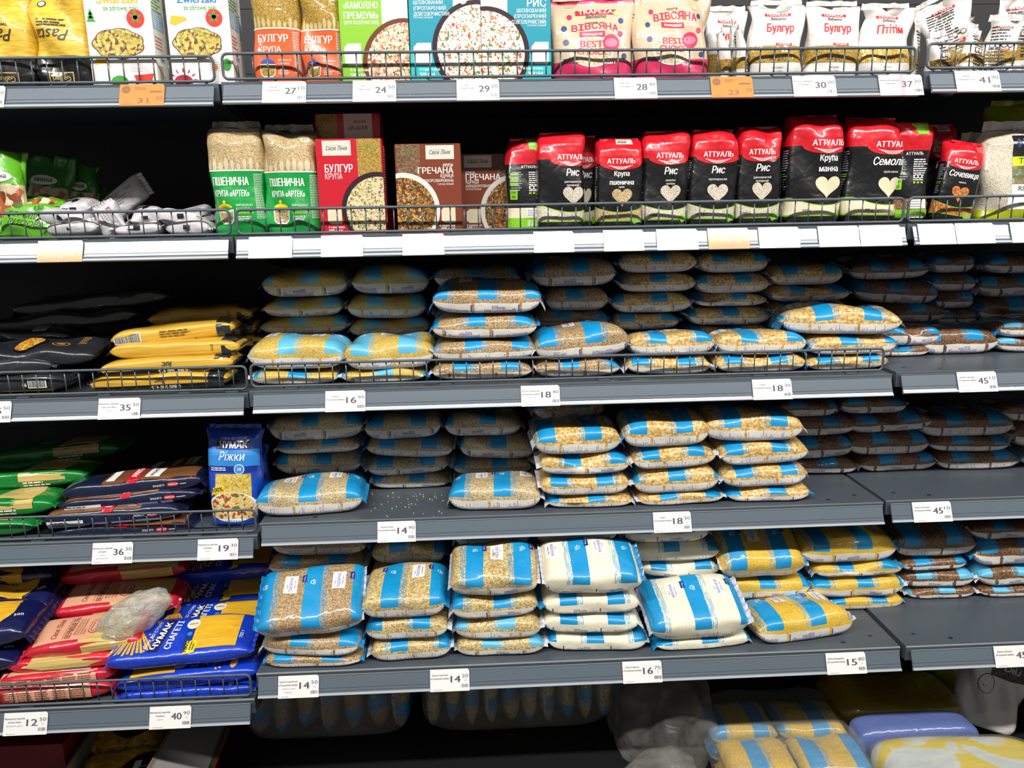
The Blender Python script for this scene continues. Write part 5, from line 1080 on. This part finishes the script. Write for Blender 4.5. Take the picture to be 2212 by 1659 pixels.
GM = 'blue macaroni bags on the fourth shelf'; ZL4 = ZR['L'][3] + LIP
for a in ((437, 548, 1150, 938, .034, 'bright blue macaroni bag standing upright behind the fence', 81, 3), (476, 572, 1120, 975, .125, 'blue macaroni bag half hidden behind the upright one', 82, -6)):
    xl, xr, yb, yt, y, lb, sd, tn = a; x, w, h = place(xl, xr, yb, yt, y, ZL4)
    th = thing('macaroni_bag', lb, 'macaroni bag', (x, y + .03, ZL4), (-.08 if sd == 81 else 0, math.radians(3), math.radians(tn)), GM)
    S = Stand(w, .058, h, [(0, .95, .9, 0), (.06, 1, 1, 0), (.5, 1, 1.0, 0), (.75, .98, .88, 0), (.9, 1.0, .55, .002), (1, 1.06, .06, .004)], 2.8, sd, 1.0); S.build([(1, 0)], [BLF], 'pouch', th)
    D = Decal(S.surf(), .0006, .006); chum_paint(D, w, h); D.build('printed_front', th); fin(w * 1.04, .010, sd, BLF, th, (0, .004, h - .001))
# fifth shelf: red vermicelli, blue spaghetti, dark blue packs
RDF = film('red_pack_film', 'cc1f33', .35, .5); SALM = plain('salmon_print', 'dfa383', .45, .5); SALB = plain('salmon_text', '7c3a2c', .5)
def vermi(kind):
    def p(T, F, L, D, H):
        if kind == 0:
            T.rect(-L * .42, -D * .38, L * .02, D * .38, SALM, 1, 8, 6); T.disc(L * .02, 0, L * .10, D * .38, SALM, 1, 28, res=.012); T.rect(-L * .02, -D * .46, L * .44, D * .46, SPP, .3, 10, 6)
            T.text('Своя Лінія', -L * .22, -D * .30, .011, SALB, 2, w=D * .6, rot=PI / 2, shear=.2); T.rect(-L * .165, -D * .34, -L * .162, D * .34, SALB, 2); T.text('ВЕРМІШЕЛЬ', -L * .10, -D * .33, .011, SALB, 2, w=D * .66, rot=PI / 2, bold=.02)
            for k in range(4): T.text(('ВИРОБИ МАКАРОННІ', 'ГРУПА В КЛАС ЕКСТРА', 'УПАКОВАНІ ВЕРМІШЕЛЬ', 'ДОВГА')[k], -L * (.065 - .025 * k), -D * .25, .0035, SALB, 2, w=D * (.5 if k < 3 else .2), rot=PI / 2, bold=0)
            for k in range(4): T.disc(L * .075, D * (.10 - .07 * k), .011, .010, SALB, 2 + k * .1); T.disc(L * .075, D * (.10 - .07 * k), .0095, .0085, SALM, 3 + k * .1); T.disc(L * .075, D * (.10 - .07 * k), .006, .005, SALB, 3.5 + k * .1); T.disc(L * .075, D * (.10 - .07 * k), .0045, .0036, SALM, 4 + k * .1)
            F.rect(0, H * .3, L * .40, H * .95, SPP, 0, 10, 3)
        elif kind == 1:
            T.poly([(-L * .36, -D * .2), (-L * .2, -D * .42), (L * .2, -D * .42), (L * .36, -D * .2), (L * .3, D * .4), (-L * .3, D * .4)], SPP, 0, .012); F.poly([(-L * .38, H * .55), (-L * .2, H * .3), (L * .2, H * .3), (L * .34, H * .6), (L * .3, H * .95), (-L * .3, H * .95)], SPP, 0, .012)
        else:
            F.rect(-L * .46, H * .06, L * .36, H * .92, SALM, 0, 14, 4)
            for k in range(6): F.small(-L * .44 + L * .13 * k, H * .80, L * .115, 6, .0042, SALB, 1, rag=.2)
            T.rect(-L * .40, -D * .4, L * .12, D * .3, SALM, 0, 10, 5); barcode(T, L * .06, -D * .4, L * .30, D * .1, 1); T.small(-L * .35, D * .1, L * .3, 6, .007, SALB, 1)
    return p
GV = 'red vermicelli packs on the fifth shelf'
def vp(label, xl, xr, yb, y, kind, roll=0, yaw=0, H=.034, pitch=0, D=.09): long_pack('vermicelli_pack', 'vermicelli pack', label, GV, xl, xr, yb, y, H, D, RDF, vermi(kind), RDF, roll, yaw, pitch)
vp('red vermicelli pack at the bottom, its printed edge to the front', -62, 248, 1522, -.108, 2, 1.5, 1, .038)
vp('red vermicelli pack second from the bottom, with barcode on top', -20, 252, 1487, -.10, 2, 2.5, 2, .030)
vp('red vermicelli pack third from the bottom with long clear window', 10, 268, 1452, -.09, 1, 2.5, 2, .030)
vp('red vermicelli pack with salmon label in front, topmost in light', 44, 312, 1420, -.075, 0, 4, 3, .036, 14)
vp('red vermicelli pack with shaded salmon label behind the lit one', 105, 385, 1338, .02, 0, 1, 2, .036, 12)
vp('red vermicelli pack topmost at the shelf back', 120, 410, 1262, .085, 0, 2.5, 2, .04, 12)
vp('red vermicelli pack in the middle at the shelf back', 100, 390, 1330, .12, 1, 1, 2, .036)
vp('red vermicelli pack lowest at the shelf back', 90, 380, 1400, .05, 1, 1, 0, .04)
BLP = film('royal_blue_film', '0f3cc0', .35, .45); EAR = plain('wheat_ear', 'd99a5c', .5); DNV = plain('deep_navy', '141c4e', .4)
def chum(flip, edge=False):
    def p(T, F, L, D, H):
        s = -1 if flip else 1; r = PI if flip else 0; T.lift = .0009
        def R(x0, y0, x1, y1, m, l): T.rect(min(s * x0, s * x1), min(s * y0, s * y1), max(s * x0, s * x1), max(s * y0, s * y1), m, l, 8, 6)
        R(L * .08, -D * .36, L * .40, D * .42, SPK, 0)
        R(-L * .30 * 1, 0, -L * .29, .0005, BLP, 0)
        for k in range(11):
            a = math.radians(-128 + 7.5 * k); bx, by = -L * .345 + .0022 * (k - 5), D * .14; ex, ey = bx + .052 * math.cos(a) * (1 - .03 * (k % 3)), by + .058 * math.sin(a) * (1 - .05 * (k % 2))
            T.poly([(s * (bx - .0013), s * by), (s * (bx + .0013), s * by), (s * (ex + .0026), s * ey), (s * (ex - .0026), s * ey)], SPK, 1 + .02 * k)
        T.disc(s * -L * .33, s * D * .27, .007, .016, EAR, 2, 14); 
        for k in range(7): T.disc(s * (-L * .27 + .02 * rnd.random()), s * D * (.42 - .7 * rnd.random()), .002, .0028, EAR, 1, 8, rot=rnd.random() * 3)
        T.text('З ЛАНУ ДО СТОЛУ', s * -L * .235, s * -D * .36, .0062, WHITE, 1, w=D * .72, rot=PI / 2 + r - .22, bold=.01)
        ts = [(s * (-L * .215 + q[0]), s * q[1]) for q in ((.0, -D * .36), (.019, -D * .36), (.037, D * .38), (.018, D * .38))]; T.poly(ts, DNV, 1, .012)
        T.text('ЧУМАК', s * (-L * .215 + .016), s * -D * .33, .0125, WHITE, 2, w=D * .64, rot=PI / 2 + r - .22, bold=.04); T.text('СПАГЕТІ', s * -L * .06, s * -D * .34, .0125, WHITE, 2, w=D * .66, rot=PI / 2 + r - .15, bold=.03)
        T.disc(s * L * .055, s * D * .22, .0125, .0125, WHITE, 2); T.disc(s * L * .055, s * D * .22, .011, .011, plain('pale_badge', 'e8dcb4', .45), 3); T.text('DURUM', s * L * .055 + (.008 if flip else -.008), s * D * .20, .004, DKT, 4, w=.016, rot=r)
        R(L * .025, -D * .42, L * .075, D * .10, plain('mid_navy', '14308e', .4), .5); T.disc(s * L * .05, s * -D * .02, .005, .005, LBL, 2); 
        if not flip: T.poly([(L * .035, -D * .46), (L * .115, -D * .44), (L * .125, -D * .18), (L * .045, -D * .20)], YEL, 3, .012); T.text('100%', L * .062, -D * .43, .0085, DKT, 4, w=D * .23, rot=PI / 2 - .1, bold=.03); T.small(L * .085, -D * .4, .02, 2, .005, DKT, 4, rot=PI / 2 - .1)
        T.text('700 г', s * L * .435, s * -D * .18, .007, WHITE, 1, w=.02, rot=r + PI / 2, bold=0)
    return p
GC = 'blue spaghetti packs on the fifth shelf'
def cp_(label, xl, xr, yb, y, flip, roll=0, yaw=0, H=.036, pitch=0, D=.10): long_pack('spaghetti_pack', 'spaghetti pack', label, GC, xl, xr, yb, y, H, D, BLP, chum(flip), BLP, roll, yaw, pitch)
cp_('blue spaghetti pack at the very bottom behind the fence', 245, 555, 1522, -.108, True, 1, 1, .034)
cp_('blue spaghetti pack turned around, second from the bottom', 240, 562, 1490, -.104, True, 2.5, 2, .036)
cp_('blue spaghetti pack in front with its whole face showing', 222, 548, 1444, -.10, False, 1.5, 2, .036, 17, .105)
cp_('blue spaghetti pack behind the front one, half in light', 315, 582, 1398, -.01, False, 2, 3, .04, 12)
cp_('blue spaghetti pack shaded with yellow tag, at the shelf back', 340, 600, 1330, .09, False, 2.5, 2, .04, 14)
cp_('blue spaghetti pack topmost at the shelf back', 370, 610, 1262, .135, False, 2.5, 2, .04, 10)
cp_('blue spaghetti pack lowest at the shelf back', 330, 600, 1400, .06, True, 1, 0, .04)
DBF = film('dark_blue_film', '10184a', .35, .6)
def dbp(T, F, L, D, H):
    T.poly([(-L * .4, -D * .40), (L * .26, -D * .40), (L * .36, -D * .1), (L * .34, D * .3), (-L * .4, D * .3)], SPK, 0, .014); F.rect(-L * .4, H * .35, L * .30, H * .95, SPK, 0, 8, 3); T.text('500', L * .38, -D * .2, .007, WHITE, 1, w=.016, rot=.4)
for i, (a, c_, yb, y, H_, pt, lb) in enumerate(((-260, 36, 1470, -.10, .042, 4, 'dark blue pasta pack lowest at the frame edge'), (-240, 62, 1408, -.09, .046, 6, 'dark blue pasta pack second from below at the frame edge'), (-180, 112, 1345, .0, .046, 8, 'dark blue pasta pack with yellow window in shade'), (-200, 118, 1280, .06, .042, 6, 'dark blue pasta pack topmost at the frame edge'))):
    long_pack('pasta_pack', 'pasta pack', lb, 'dark blue pasta packs on the fifth shelf', a, c_, yb, y, H_, .11, DBF, dbp, DBF, 2, 2, pt, lump=1.2)
# crumpled clear bag
def crumple(name, label, cat, cx, cy_, cz, rx, ry, rz, mat, seed, rot=(0, 0, 0), n=40, amp=.12, z0=None):
    r = random.Random(seed); wv = [(Vector((r.uniform(-1, 1), r.uniform(-1, 1), r.uniform(-1, 1))) * r.uniform(1.5, 5), r.uniform(0, 6), r.uniform(.04, .12)) for _ in range(16)]
    b = MB(); vs = []
    for i in range(n + 1):
        for j in range(n * 2):
            t, f = PI * i / n, PI * j / n; v = Vector((math.sin(t) * math.cos(f), math.sin(t) * math.sin(f), math.cos(t)))
            q = 1 + amp * sum(A * abs(math.sin(v.dot(k) + p)) * 2.2 - A for k, p, A in wv) / .5
            z = v.z * rz * q
            if z0 is not None: z = max(z, z0)
            vs.append((v.x * rx * q, v.y * ry * q, z))
    m = n * 2; b.add(vs, [(i * m + j, (i + 1) * m + j, (i + 1) * m + (j + 1) % m, i * m + (j + 1) % m) for i in range(n) for j in range(m)])
    th = thing(name, label, cat, (cx, cy_, cz), rot); b.build('film', mat, th, smooth=True); return th
t = NT('thin_clear_plastic'); cr = t.bump(t.noise(55, 4, .6, dist=1.5), .9, .008); t.set(Base_Color=lin('c9c8c2'), Roughness=.22, Normal=cr, Alpha=t.m('ADD', .28, t.m('MULTIPLY', t.noise(30, 3), .55)), Specular_IOR_Level=.8); THINP = t.mat; MATS['thin_clear_plastic'] = t.mat
P = at_y(285, 1330, -.04); crumple('plastic_bag', 'crumpled clear plastic bag lying on the red and blue pasta packs', 'plastic bag', P[0], -.035, P[2] - .002, .068, .04, .034, THINP, 5, (0, math.radians(-28), .2))
# second shelf: green noodle packs and white noodle packs
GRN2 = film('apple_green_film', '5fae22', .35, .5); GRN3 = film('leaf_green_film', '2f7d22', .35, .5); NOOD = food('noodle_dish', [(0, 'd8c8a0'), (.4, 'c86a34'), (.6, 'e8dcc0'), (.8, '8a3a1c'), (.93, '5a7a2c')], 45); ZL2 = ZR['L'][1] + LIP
def ek_paint(D, w, h):
    D.rect(-w * .55, h * .25, w * .55, h * .62, NOOD, 0, 10, 6); D.disc(0, h * .70, w * .28, h * .06, WHITE, 1, 24); D.text('екона', 0, h * .68, .009, DKT, 2, w=w * .36, align='C', bold=.02); D.text('ВЕРМІШЕЛЬ', -w * .3, h * .16, .008, DKT, 1, w=w * .6, bold=.0); D.text('РИСОВА', -w * .25, h * .07, .008, DKT, 1, w=w * .45, bold=0)
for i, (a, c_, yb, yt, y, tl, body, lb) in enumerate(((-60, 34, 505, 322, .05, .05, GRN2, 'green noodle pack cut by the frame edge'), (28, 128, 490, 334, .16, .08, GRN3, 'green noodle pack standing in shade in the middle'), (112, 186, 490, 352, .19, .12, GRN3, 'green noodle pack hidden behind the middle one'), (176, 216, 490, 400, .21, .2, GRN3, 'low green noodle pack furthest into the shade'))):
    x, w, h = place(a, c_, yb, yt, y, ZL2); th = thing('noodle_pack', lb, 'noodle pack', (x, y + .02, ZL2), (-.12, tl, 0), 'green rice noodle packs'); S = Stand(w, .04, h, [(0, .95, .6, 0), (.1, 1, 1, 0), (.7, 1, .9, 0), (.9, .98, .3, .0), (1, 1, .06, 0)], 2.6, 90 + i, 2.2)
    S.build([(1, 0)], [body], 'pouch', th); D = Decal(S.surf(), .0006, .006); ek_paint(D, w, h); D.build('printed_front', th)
x, w, h = place(-18, 112, 505, 432, .03, ZL2)
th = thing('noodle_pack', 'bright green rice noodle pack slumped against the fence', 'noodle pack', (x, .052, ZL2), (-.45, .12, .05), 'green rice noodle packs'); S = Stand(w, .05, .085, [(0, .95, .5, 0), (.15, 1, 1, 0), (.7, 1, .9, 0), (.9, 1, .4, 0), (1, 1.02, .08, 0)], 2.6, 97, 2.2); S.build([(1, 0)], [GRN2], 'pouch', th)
D = Decal(S.surf(), .0006, .006); D.rect(-w * .4, .066, w * .3, .082, NOOD, 0, 8, 3); D.text('1.50', w * .02, .052, .008, DKT, 1, shear=.2); D.text('ВЕРМІШЕЛЬ', -w * .36, .034, .011, DKT, 1, w=w * .74, bold=0, shear=.2); D.text('РИСОВА', -w * .32, .018, .011, DKT, 1, w=w * .55, bold=0, shear=.2); D.build('printed_front', th)
NWH = plain('noodle_paper', 'd3ced2', .45, .4, .6, mottled=.12)
def nw(T, F, L, D, H):
    T.rect(-.006, -D * .3, .006, -D * .1, BLACK, 1); F.rect(-.004, H * .4, .008, H * .7, BLACK, 1); T.disc(-L * .25, -D * .05, .014, .009, BLACK, 1); T.text('nuo', -L * .32, -D * .09, .007, WHITE, 2); T.small(L * .05, D * .2, L * .3, 5, .005, GREYT, 1)
GW = 'white noodle packs on the second shelf'
for i, (a, c_, yb, y, H_, rl, yw, pt, D_, lb) in enumerate(((82, 218, 510, .028, .028, 1, 2, 0, .09, 'white noodle pack lowest beside the bright green pack'), (74, 200, 489, .034, .030, -3, -6, 8, .09, 'white noodle pack with a black oval, lying on the lowest'), (112, 200, 466, .05, .022, 2, 3, 10, .08, 'white noodle pack topmost of the small heap'), (232, 352, 510, .03, .028, 1, 4, 0, .09, 'white noodle pack flat in the middle behind the fence'), (268, 352, 485, .036, .022, 3, 4, 5, .08, 'white noodle pack resting on the middle flat one'), (346, 462, 509, .03, .028, -1, -2, 0, .09, 'white noodle pack flat beside the green groats bag'), (338, 440, 486, .04, .030, 2, 2, 4, .09, 'white noodle pack on top beside the green groats bag'))):
    long_pack('noodle_pack', 'noodle pack', lb, GW, a, c_, yb, y, H_, D_, NWH, nw, NWH, rl, yw, pt, lump=1.6, nt=3.2)
def tilt_pack(xl, xr, yb, yt, y, ang, label, seed):
    A, B = at_y(xl, (yb + yt) / 2, y), at_y(xr, (yb + yt) / 2, y); zz = ZL2; L = (at_y(xr, yt, y)[0] - at_y(xl, yt, y)[0]) * (1.0 if seed == 301 else .9)
    th = thing('noodle_pack', label, 'noodle pack', ((A[0] + B[0]) / 2, y + .03, at_y((xl + xr) / 2, (yb + yt) / 2, y)[2]), (PI / 2 - .15, math.radians(ang), 0), GW); Bg = Bag(L, .055 if seed == 301 else .045, .026, seed, 3.2, 3.6, 1.4); Bg.mesh(0, 1, False).build('pouch', NWH, th, smooth=True)
    for s in (-1, 1): Bg.seal(s, seed + s).build('end_seal', NWH, th)
    T = Decal(Bg.surf(), .0008, .008); T.small(-L * .3, .012, L * .5, 5, .005, GREYT, 1); T.rect(L * .25, -.018, L * .4, -.004, BARC, 1); T.text('соба', L * .15, .010, .006, GREYT, 1); T.rect(-L * .35, .006, -L * .30, .014, REDP, 1); T.build('printed_top', th)
tilt_pack(205, 318, 470, 400, .17, -30, 'grey noodle pack propped up diagonally in the shade', 301)
tilt_pack(192, 266, 512, 440, .035, 62, 'white noodle pack standing on edge near the fence', 302)
# ---------------------------------------------------------------- base deck goods
ZD = .14
t = NT('cloudy_shrink_film'); cr = t.bump(t.noise(1, 3, .6, vec=t.scaled(t.coord(), (14, 40, 40)), dist=1.2), .6, .006)
t.set(Base_Color=lin('b4b2aa'), Roughness=.3, Normal=cr, Alpha=t.m('ADD', .04, t.m('MULTIPLY', t.noise(1, 3, .6, vec=t.scaled(t.coord(), (10, 30, 22))), .42)), Specular_IOR_Level=.7); SHR = t.mat; MATS['cloudy_shrink_film'] = t.mat
t = NT('smoky_loose_film'); rg = t.ridge(9); t.set(Base_Color=lin('c4c2ba'), Roughness=.25, Normal=t.bump(rg, .8, .012), Alpha=t.m('ADD', .05, t.m('MULTIPLY', t.m('POWER', rg, 2.0), .30)), Specular_IOR_Level=.8); FILMH = t.mat; MATS['smoky_loose_film'] = t.mat
def rbox(sx, sy, sz, seed, amp=.006, n=14, e=5.0):
    r = random.Random(seed); wv = [(Vector((r.uniform(-1, 1), r.uniform(-1, 1), r.uniform(-1, 1))) * r.uniform(10, 60), r.uniform(0, 6), r.uniform(.2, 1) * amp) for _ in range(7)]
    b = MB(); vs = []
    def sg(c, q): return math.copysign(abs(c) ** (2 / e), c) * q
    for i in range(n * 2 + 1):
        t_ = -PI / 2 + PI * i / (n * 2)
        for j in range(n * 4):
            f = 2 * PI * j / (n * 4); v = Vector((sg(math.cos(t_), 1) * sg(math.cos(f), sx / 2), sg(math.cos(t_), 1) * sg(math.sin(f), sy / 2), sg(math.sin(t_), sz / 2)))
            k = 1 + sum(A * math.sin(v.dot(q) + p) for q, p, A in wv) / max(sx, .1); vs.append((v.x * k, v.y * k, v.z + (k - 1) * sz * .5 * (v.z > 0) + sz / 2))
    m = n * 4; b.add(vs, [(i * m + j, i * m + (j + 1) % m, (i + 1) * m + (j + 1) % m, (i + 1) * m + j) for i in range(n * 2) for j in range(m)]); return b
def shrink_pack(label, xl, xr, pyb, y, depth, h, kind, n, seed, zs=ZD):
    A, B = at_y(xl, pyb, y), at_y(xr, pyb, y); w = B[0] - A[0]; x = (A[0] + B[0]) / 2
    th = thing('shrink_wrapped_pack', label, 'wrapped pack', (x, y + depth / 2, zs), (0, 0, 0), 'shrink-wrapped packs on the base deck')
    rbox(w, depth, h, seed).build('shrink_film', SHR, th, smooth=True)
    for k in range(n):
        Bg = Bag(h * .84, depth * .40 * 1.9, w / n * .93, seed + k, 2.6, 3.0, 1.2)
        o = Bg.mesh(random.Random(seed * 3 + k).random(), 1, k % 2 == 0, 18, 24, .16 if k % 3 else .04).build('cereal_bag', striped_film(kind, False), th, smooth=True)
        o.rotation_euler = (0, PI / 2, 0); o.location = (-w / 2 + w * (k + .04) / n + .004, 0, h * .5)
    b = fin(.05, .05, seed, SHR, th, (w / 2 - .01, -depth * .3, h * .55), 'film_tail', .008)
    return th
shrink_pack('cloudy shrink-wrapped pack of tan groats bags under price 14 50', 520, 885, 1590, .10, .20, .20, 'wheat', 7, 401)
shrink_pack('cloudy shrink-wrapped pack of pale groats bags under price 14 20', 912, 1330, 1590, .10, .20, .205, 'pearl', 10, 402)
def flat_pack(label, xl, xr, pz, y, depth, h, kind, seed, pitch=0, light=False, colour=None, yaw=0):
    A, B = at_z(xl, pz, ZD + h), at_z(xr, pz, ZD + h)
    x = (A[0] + B[0]) / 2; w = B[0] - A[0]; y0 = min(A[1], B[1])
    th = thing('shrink_wrapped_pack', label, 'wrapped pack', (x, y + depth / 2, ZD), (pitch, 0, yaw), 'shrink-wrapped packs on the base deck')
    rbox(w, depth, h, seed, .008).build('shrink_film', SHR, th, smooth=True)
    for lv in range(max(1, round(h / .048))):
        for k in range(2):
            for q in range(max(1, round(depth / .12))):
                Bg = Bag(w * .46, .112, .046, seed + k + q * 3 + lv * 11, 2.8, 3.2, 1.2)
                o = Bg.mesh(random.Random(seed + k * 7 + q).random(), 1, k == 0, 14, 18).build('cereal_bag', striped_film(kind, light) if colour is None else colour[(k + q + lv) % len(colour)], th, smooth=True)
                o.location = (-w * .24 + w * .48 * k, -depth / 2 + .062 + q * .118, .004 + lv * .047)
    return th
flat_pack('cloudy shrink-wrapped pack of yellow and blue grits bags beneath price 15 80', 1540, 1868, 1590, -.28, .40, .105, 'corn', 411)
VIO = film('violet_blue_film', '5f70a8'); MUST = film('mustard_film', '8c741a'); t = NT('yellow_white_wrap'); cr = t.bump(t.ridge(12), .5, .006); t.set(Base_Color=t.ramp(t.noise(11, 2, .5, dist=.6), [(0, 'e3c91e'), (.44, 'e3c91e'), (.49, 'd9ddd6'), (.60, 'c9d3d4'), (.66, 'd9ddd6'), (.72, 'd8a890')], 'LINEAR'), Roughness=.4, Coat_Weight=.6, Coat_Roughness=.12, Coat_Normal=cr); YWH = t.mat; MATS['yellow_white_wrap'] = t.mat; LBW = film('pale_blue_wrap', 'b8cfd8')
def slab(name, label, cat, xl, xr, pz, y, depth, z0, h, mat, seed, group, film_=False, yaw=0):
    A, B = at_z(xl, pz, z0 + h), at_z(xr, pz, z0 + h); w = B[0] - A[0]
    th = thing(name, label, cat, ((A[0] + B[0]) / 2, y + depth / 2, z0), (0, 0, yaw), group); rbox(w, depth, h, seed, .006).build('wrapping', mat, th, smooth=True)
    if film_: rbox(w * 1.02, depth * 1.02, h * 1.03, seed, .007).build('shrink_film', SHR, th, smooth=True)
    return th, w
gs = 'wrapped slabs on the base deck'
slab('wrapped_slab', 'yellow and white wrapped slab nearest at the lower frame edge', 'wrapped pack', 1880, 2250, 1600, -.275, .17, ZD, .128, YWH, 421, gs, True, -.06)
slab('wrapped_slab', 'violet-blue wrapped slab behind the yellow and white one', 'wrapped pack', 1838, 2120, 1560, -.092, .075, ZD, .118, VIO, 422, gs)
slab('wrapped_slab', 'mustard wrapped slab in shade behind the violet-blue one', 'wrapped pack', 1800, 2085, 1510, .0, .16, ZD, .105, MUST, 423, gs)
P = at_y(1440, 1585, .02); crumple('plastic_film_heap', 'heap of loose grey plastic film between the wrapped packs', 'plastic film', P[0], .06, ZD + .082, .088, .10, .115, FILMH, 9, (0, 0, .3), amp=.30, z0=-.080)
P = at_y(1425, 1640, -.1); crumple('plastic_film_heap', 'low torn piece of plastic film hanging at the lower frame edge', 'plastic film', P[0], -.10, ZD + .032, .075, .05, .045, FILMH, 10, (0, 0, .1), amp=.25, z0=-.031)
# white and lime rice packs at the lower corner
x, w, h = place(2128, 2250, 1640, 1490, -.02, ZD)
th = thing('rice_bag', 'white rice pack with black label at the lower frame corner', 'rice bag', (at_y(2152, 1550, .0)[0], .05, ZD + .02), (-.25, .25, -.3), 'jasmine rice bags on the base deck')
S = Stand(.13, .07, .19, [(0, .95, .9, 0), (.06, 1, 1, 0), (.5, 1, 1.02, 0), (.9, .97, .75, 0), (1, .9, .3, .004)], 3.2, 431, 1.6); S.build([(1, 0)], [WHF], 'pouch', th); D = Decal(S.surf(), .0006, .006)
D.rect(-.02, .12, .06, .175, BLACK, 0, 8, 4); D.text('DeLi', .0, .14, .016, WHITE, 1, rot=-.1); D.disc(.035, .15, .006, .010, BERRY, 1); D.disc(-.025, .10, .018, .022, DKT, 0); D.disc(-.025, .10, .0165, .0205, WHF, 1); D.build('printed_front', th)
th = thing('rice_bag', 'lime green rice pack in shade behind the white rice pack', 'rice bag', (at_y(2105, 1500, .14)[0], .19, ZD + .028), (-.2, -.35, .2), 'jasmine rice bags on the base deck')
S = Stand(.15, .08, .21, [(0, .95, .9, 0), (.06, 1, 1, 0), (.9, .97, .75, 0), (1, .9, .3, .004)], 3.2, 432, 1.6); S.build([(1, 0)], [YLF], 'pouch', th); D = Decal(S.surf(), .0006, .006); D.rect(-.005, .08, .07, .20, WHITE, 0, 6, 6); D.small(.005, .18, .05, 12, .008, GREYT, 1); D.disc(.05, .12, .006, .005, REDP, 1); D.build('printed_front', th)
# carton display tray with a pasta bag, red box
CGREY = plain('carton_grey', '8d8b86', .6, mottled=.05); CBR = plain('corrugated_brown', '8a6d48', .75, mottled=.2); CBG = plain('carton_green', '1c5a34', .55); CRD = plain('carton_red', 'a01c28', .55)
zl = ZD
X0, X1 = at_y(70, 1620, -.13)[0], at_y(470, 1620, -.13)[0]
th = thing('display_carton', 'cut-open grey carton tray with green and red edge stripe', 'carton', (0, 0, zl))
b = MB(); q = .004; ya, yb_ = -.15, .26; hr = at_y(500, 1500, -.0)[2] - zl
def wall(pts, mats=0):
    n3 = (Vector(pts[1]) - Vector(pts[0])).cross(Vector(pts[2]) - Vector(pts[0])).normalized() * q; k = len(pts)
    b.add([tuple(p) for p in pts] + [tuple(Vector(p) + n3) for p in pts], [tuple(range(k))[::-1], tuple(range(k, 2 * k))] + [(i, (i + 1) % k, k + (i + 1) % k, k + i) for i in range(k)], mats)
XR_ = at_z(356, 1600, zl + .12)[0]
b.box(X0, ya, 0, XR_, yb_, .004)
wall([(XR_, ya, 0), (XR_, yb_, 0), (XR_, yb_, .12), (XR_, ya, .12)])
wall([(X0, yb_, 0), (X0, ya, 0), (X0, ya, .075), (X0, yb_, .10)])
wall([(XR_, yb_, 0), (X0, yb_, 0), (X0, yb_, .12), (XR_, yb_, .12)])
wall([(X0, ya, 0), (XR_, ya, 0), (XR_, ya, .025), (X0, ya, .02)])
# side flap folded outwards and down
Q1, Q2 = at_z(498, 1575, zl + .05), at_z(462, 1665, zl + .05)
fl = [(XR_, ya, .12), (XR_, .10, .12), (Q1[0], Q1[1], .05), (Q2[0], Q2[1], .05)]
wall(fl); b.build('tray', CGREY, th)
b = MB(); b.tube([(XR_, ya, .1215), (XR_, yb_, .1215)], .0026, 6); b.tube([(X0, ya, .0765), (X0, yb_, .1015)], .0026, 6); b.build('corrugated_edge', CBR, th)
b = MB(); d_ = Vector(fl[3]) - Vector(fl[2]); up_ = (Vector(fl[1]) - Vector(fl[2])).normalized(); n_ = up_.cross(d_).normalized(); n_ = n_ if n_.z > 0 else -n_
for k in range(2):
    A_ = [Vector(fl[2]) + up_ * (.001 + .006 * k), Vector(fl[3]) + up_ * (.001 + .006 * k)]; A_ += [A_[1] + up_ * .006, A_[0] + up_ * .006]
    b.add([p + n_ * .0045 for p in A_] + [p - n_ * .001 for p in A_], [(0, 1, 2, 3), (7, 6, 5, 4), (0, 4, 5, 1), (2, 6, 7, 3)], k)
b.build('edge_stripe', [CRD, CBG], th)
RIG = food('pasta_shapes', [(0, 'd8a41c'), (.5, 'eec23c'), (.85, 'a87c14')], 70)
def rig(T, F, L, D, H):
    T.disc(L * .18, 0, .055, D * .38, BLK, 0, 24, res=.012); T.rect(L * .05, D * .12, L * .12, D * .24, BARC, 1); T.text('pasta', -L * .25, -D * .15, .02, DKT, 1, shear=.3, bold=0); T.disc(L * .18, D * .1, .02, .008, WHITE, 1); T.disc(L * .18, D * .1, .017, .0065, BLK, 2)
A, B = at_y(95, 1650, -.1), at_y(340, 1650, -.1)
long_pack('pasta_bag', 'pasta bag', 'yellow pasta bag with black oval inside the carton tray', None, 95, 345, 1655, -.12, .045, .16, RIG, rig, FINM, 1, 3, 10, z=zl + .0045, lump=2)
long_pack('pasta_bag', 'pasta bag', 'yellow pasta bag in shade at the back of the carton tray', None, 130, 345, 1600, .06, .062, .15, RIG, rig, FINM, 1, 0, 8, z=zl + .0045, lump=2)
xa = at_y(-60, 1600, .0)[0]; th = thing('red_carton', 'dull red carton at the lower frame corner beside the tray', 'carton', (xa, .08, zl))
b = MB(); b.box(-.12, -.10, 0, X0 - xa - .012, .16, .125); b.build('carton', plain('dull_red_card', '7c1c2c', .5), th)
b = MB(); b.box(-.09, -.1008, .01, X0 - xa - .03, -.1, .05); b.build('label_panel', plain('dull_label', 'b8aeb0', .5), th)
bpy.data.objects.remove(_fo); bpy.data.curves.remove(_fc)
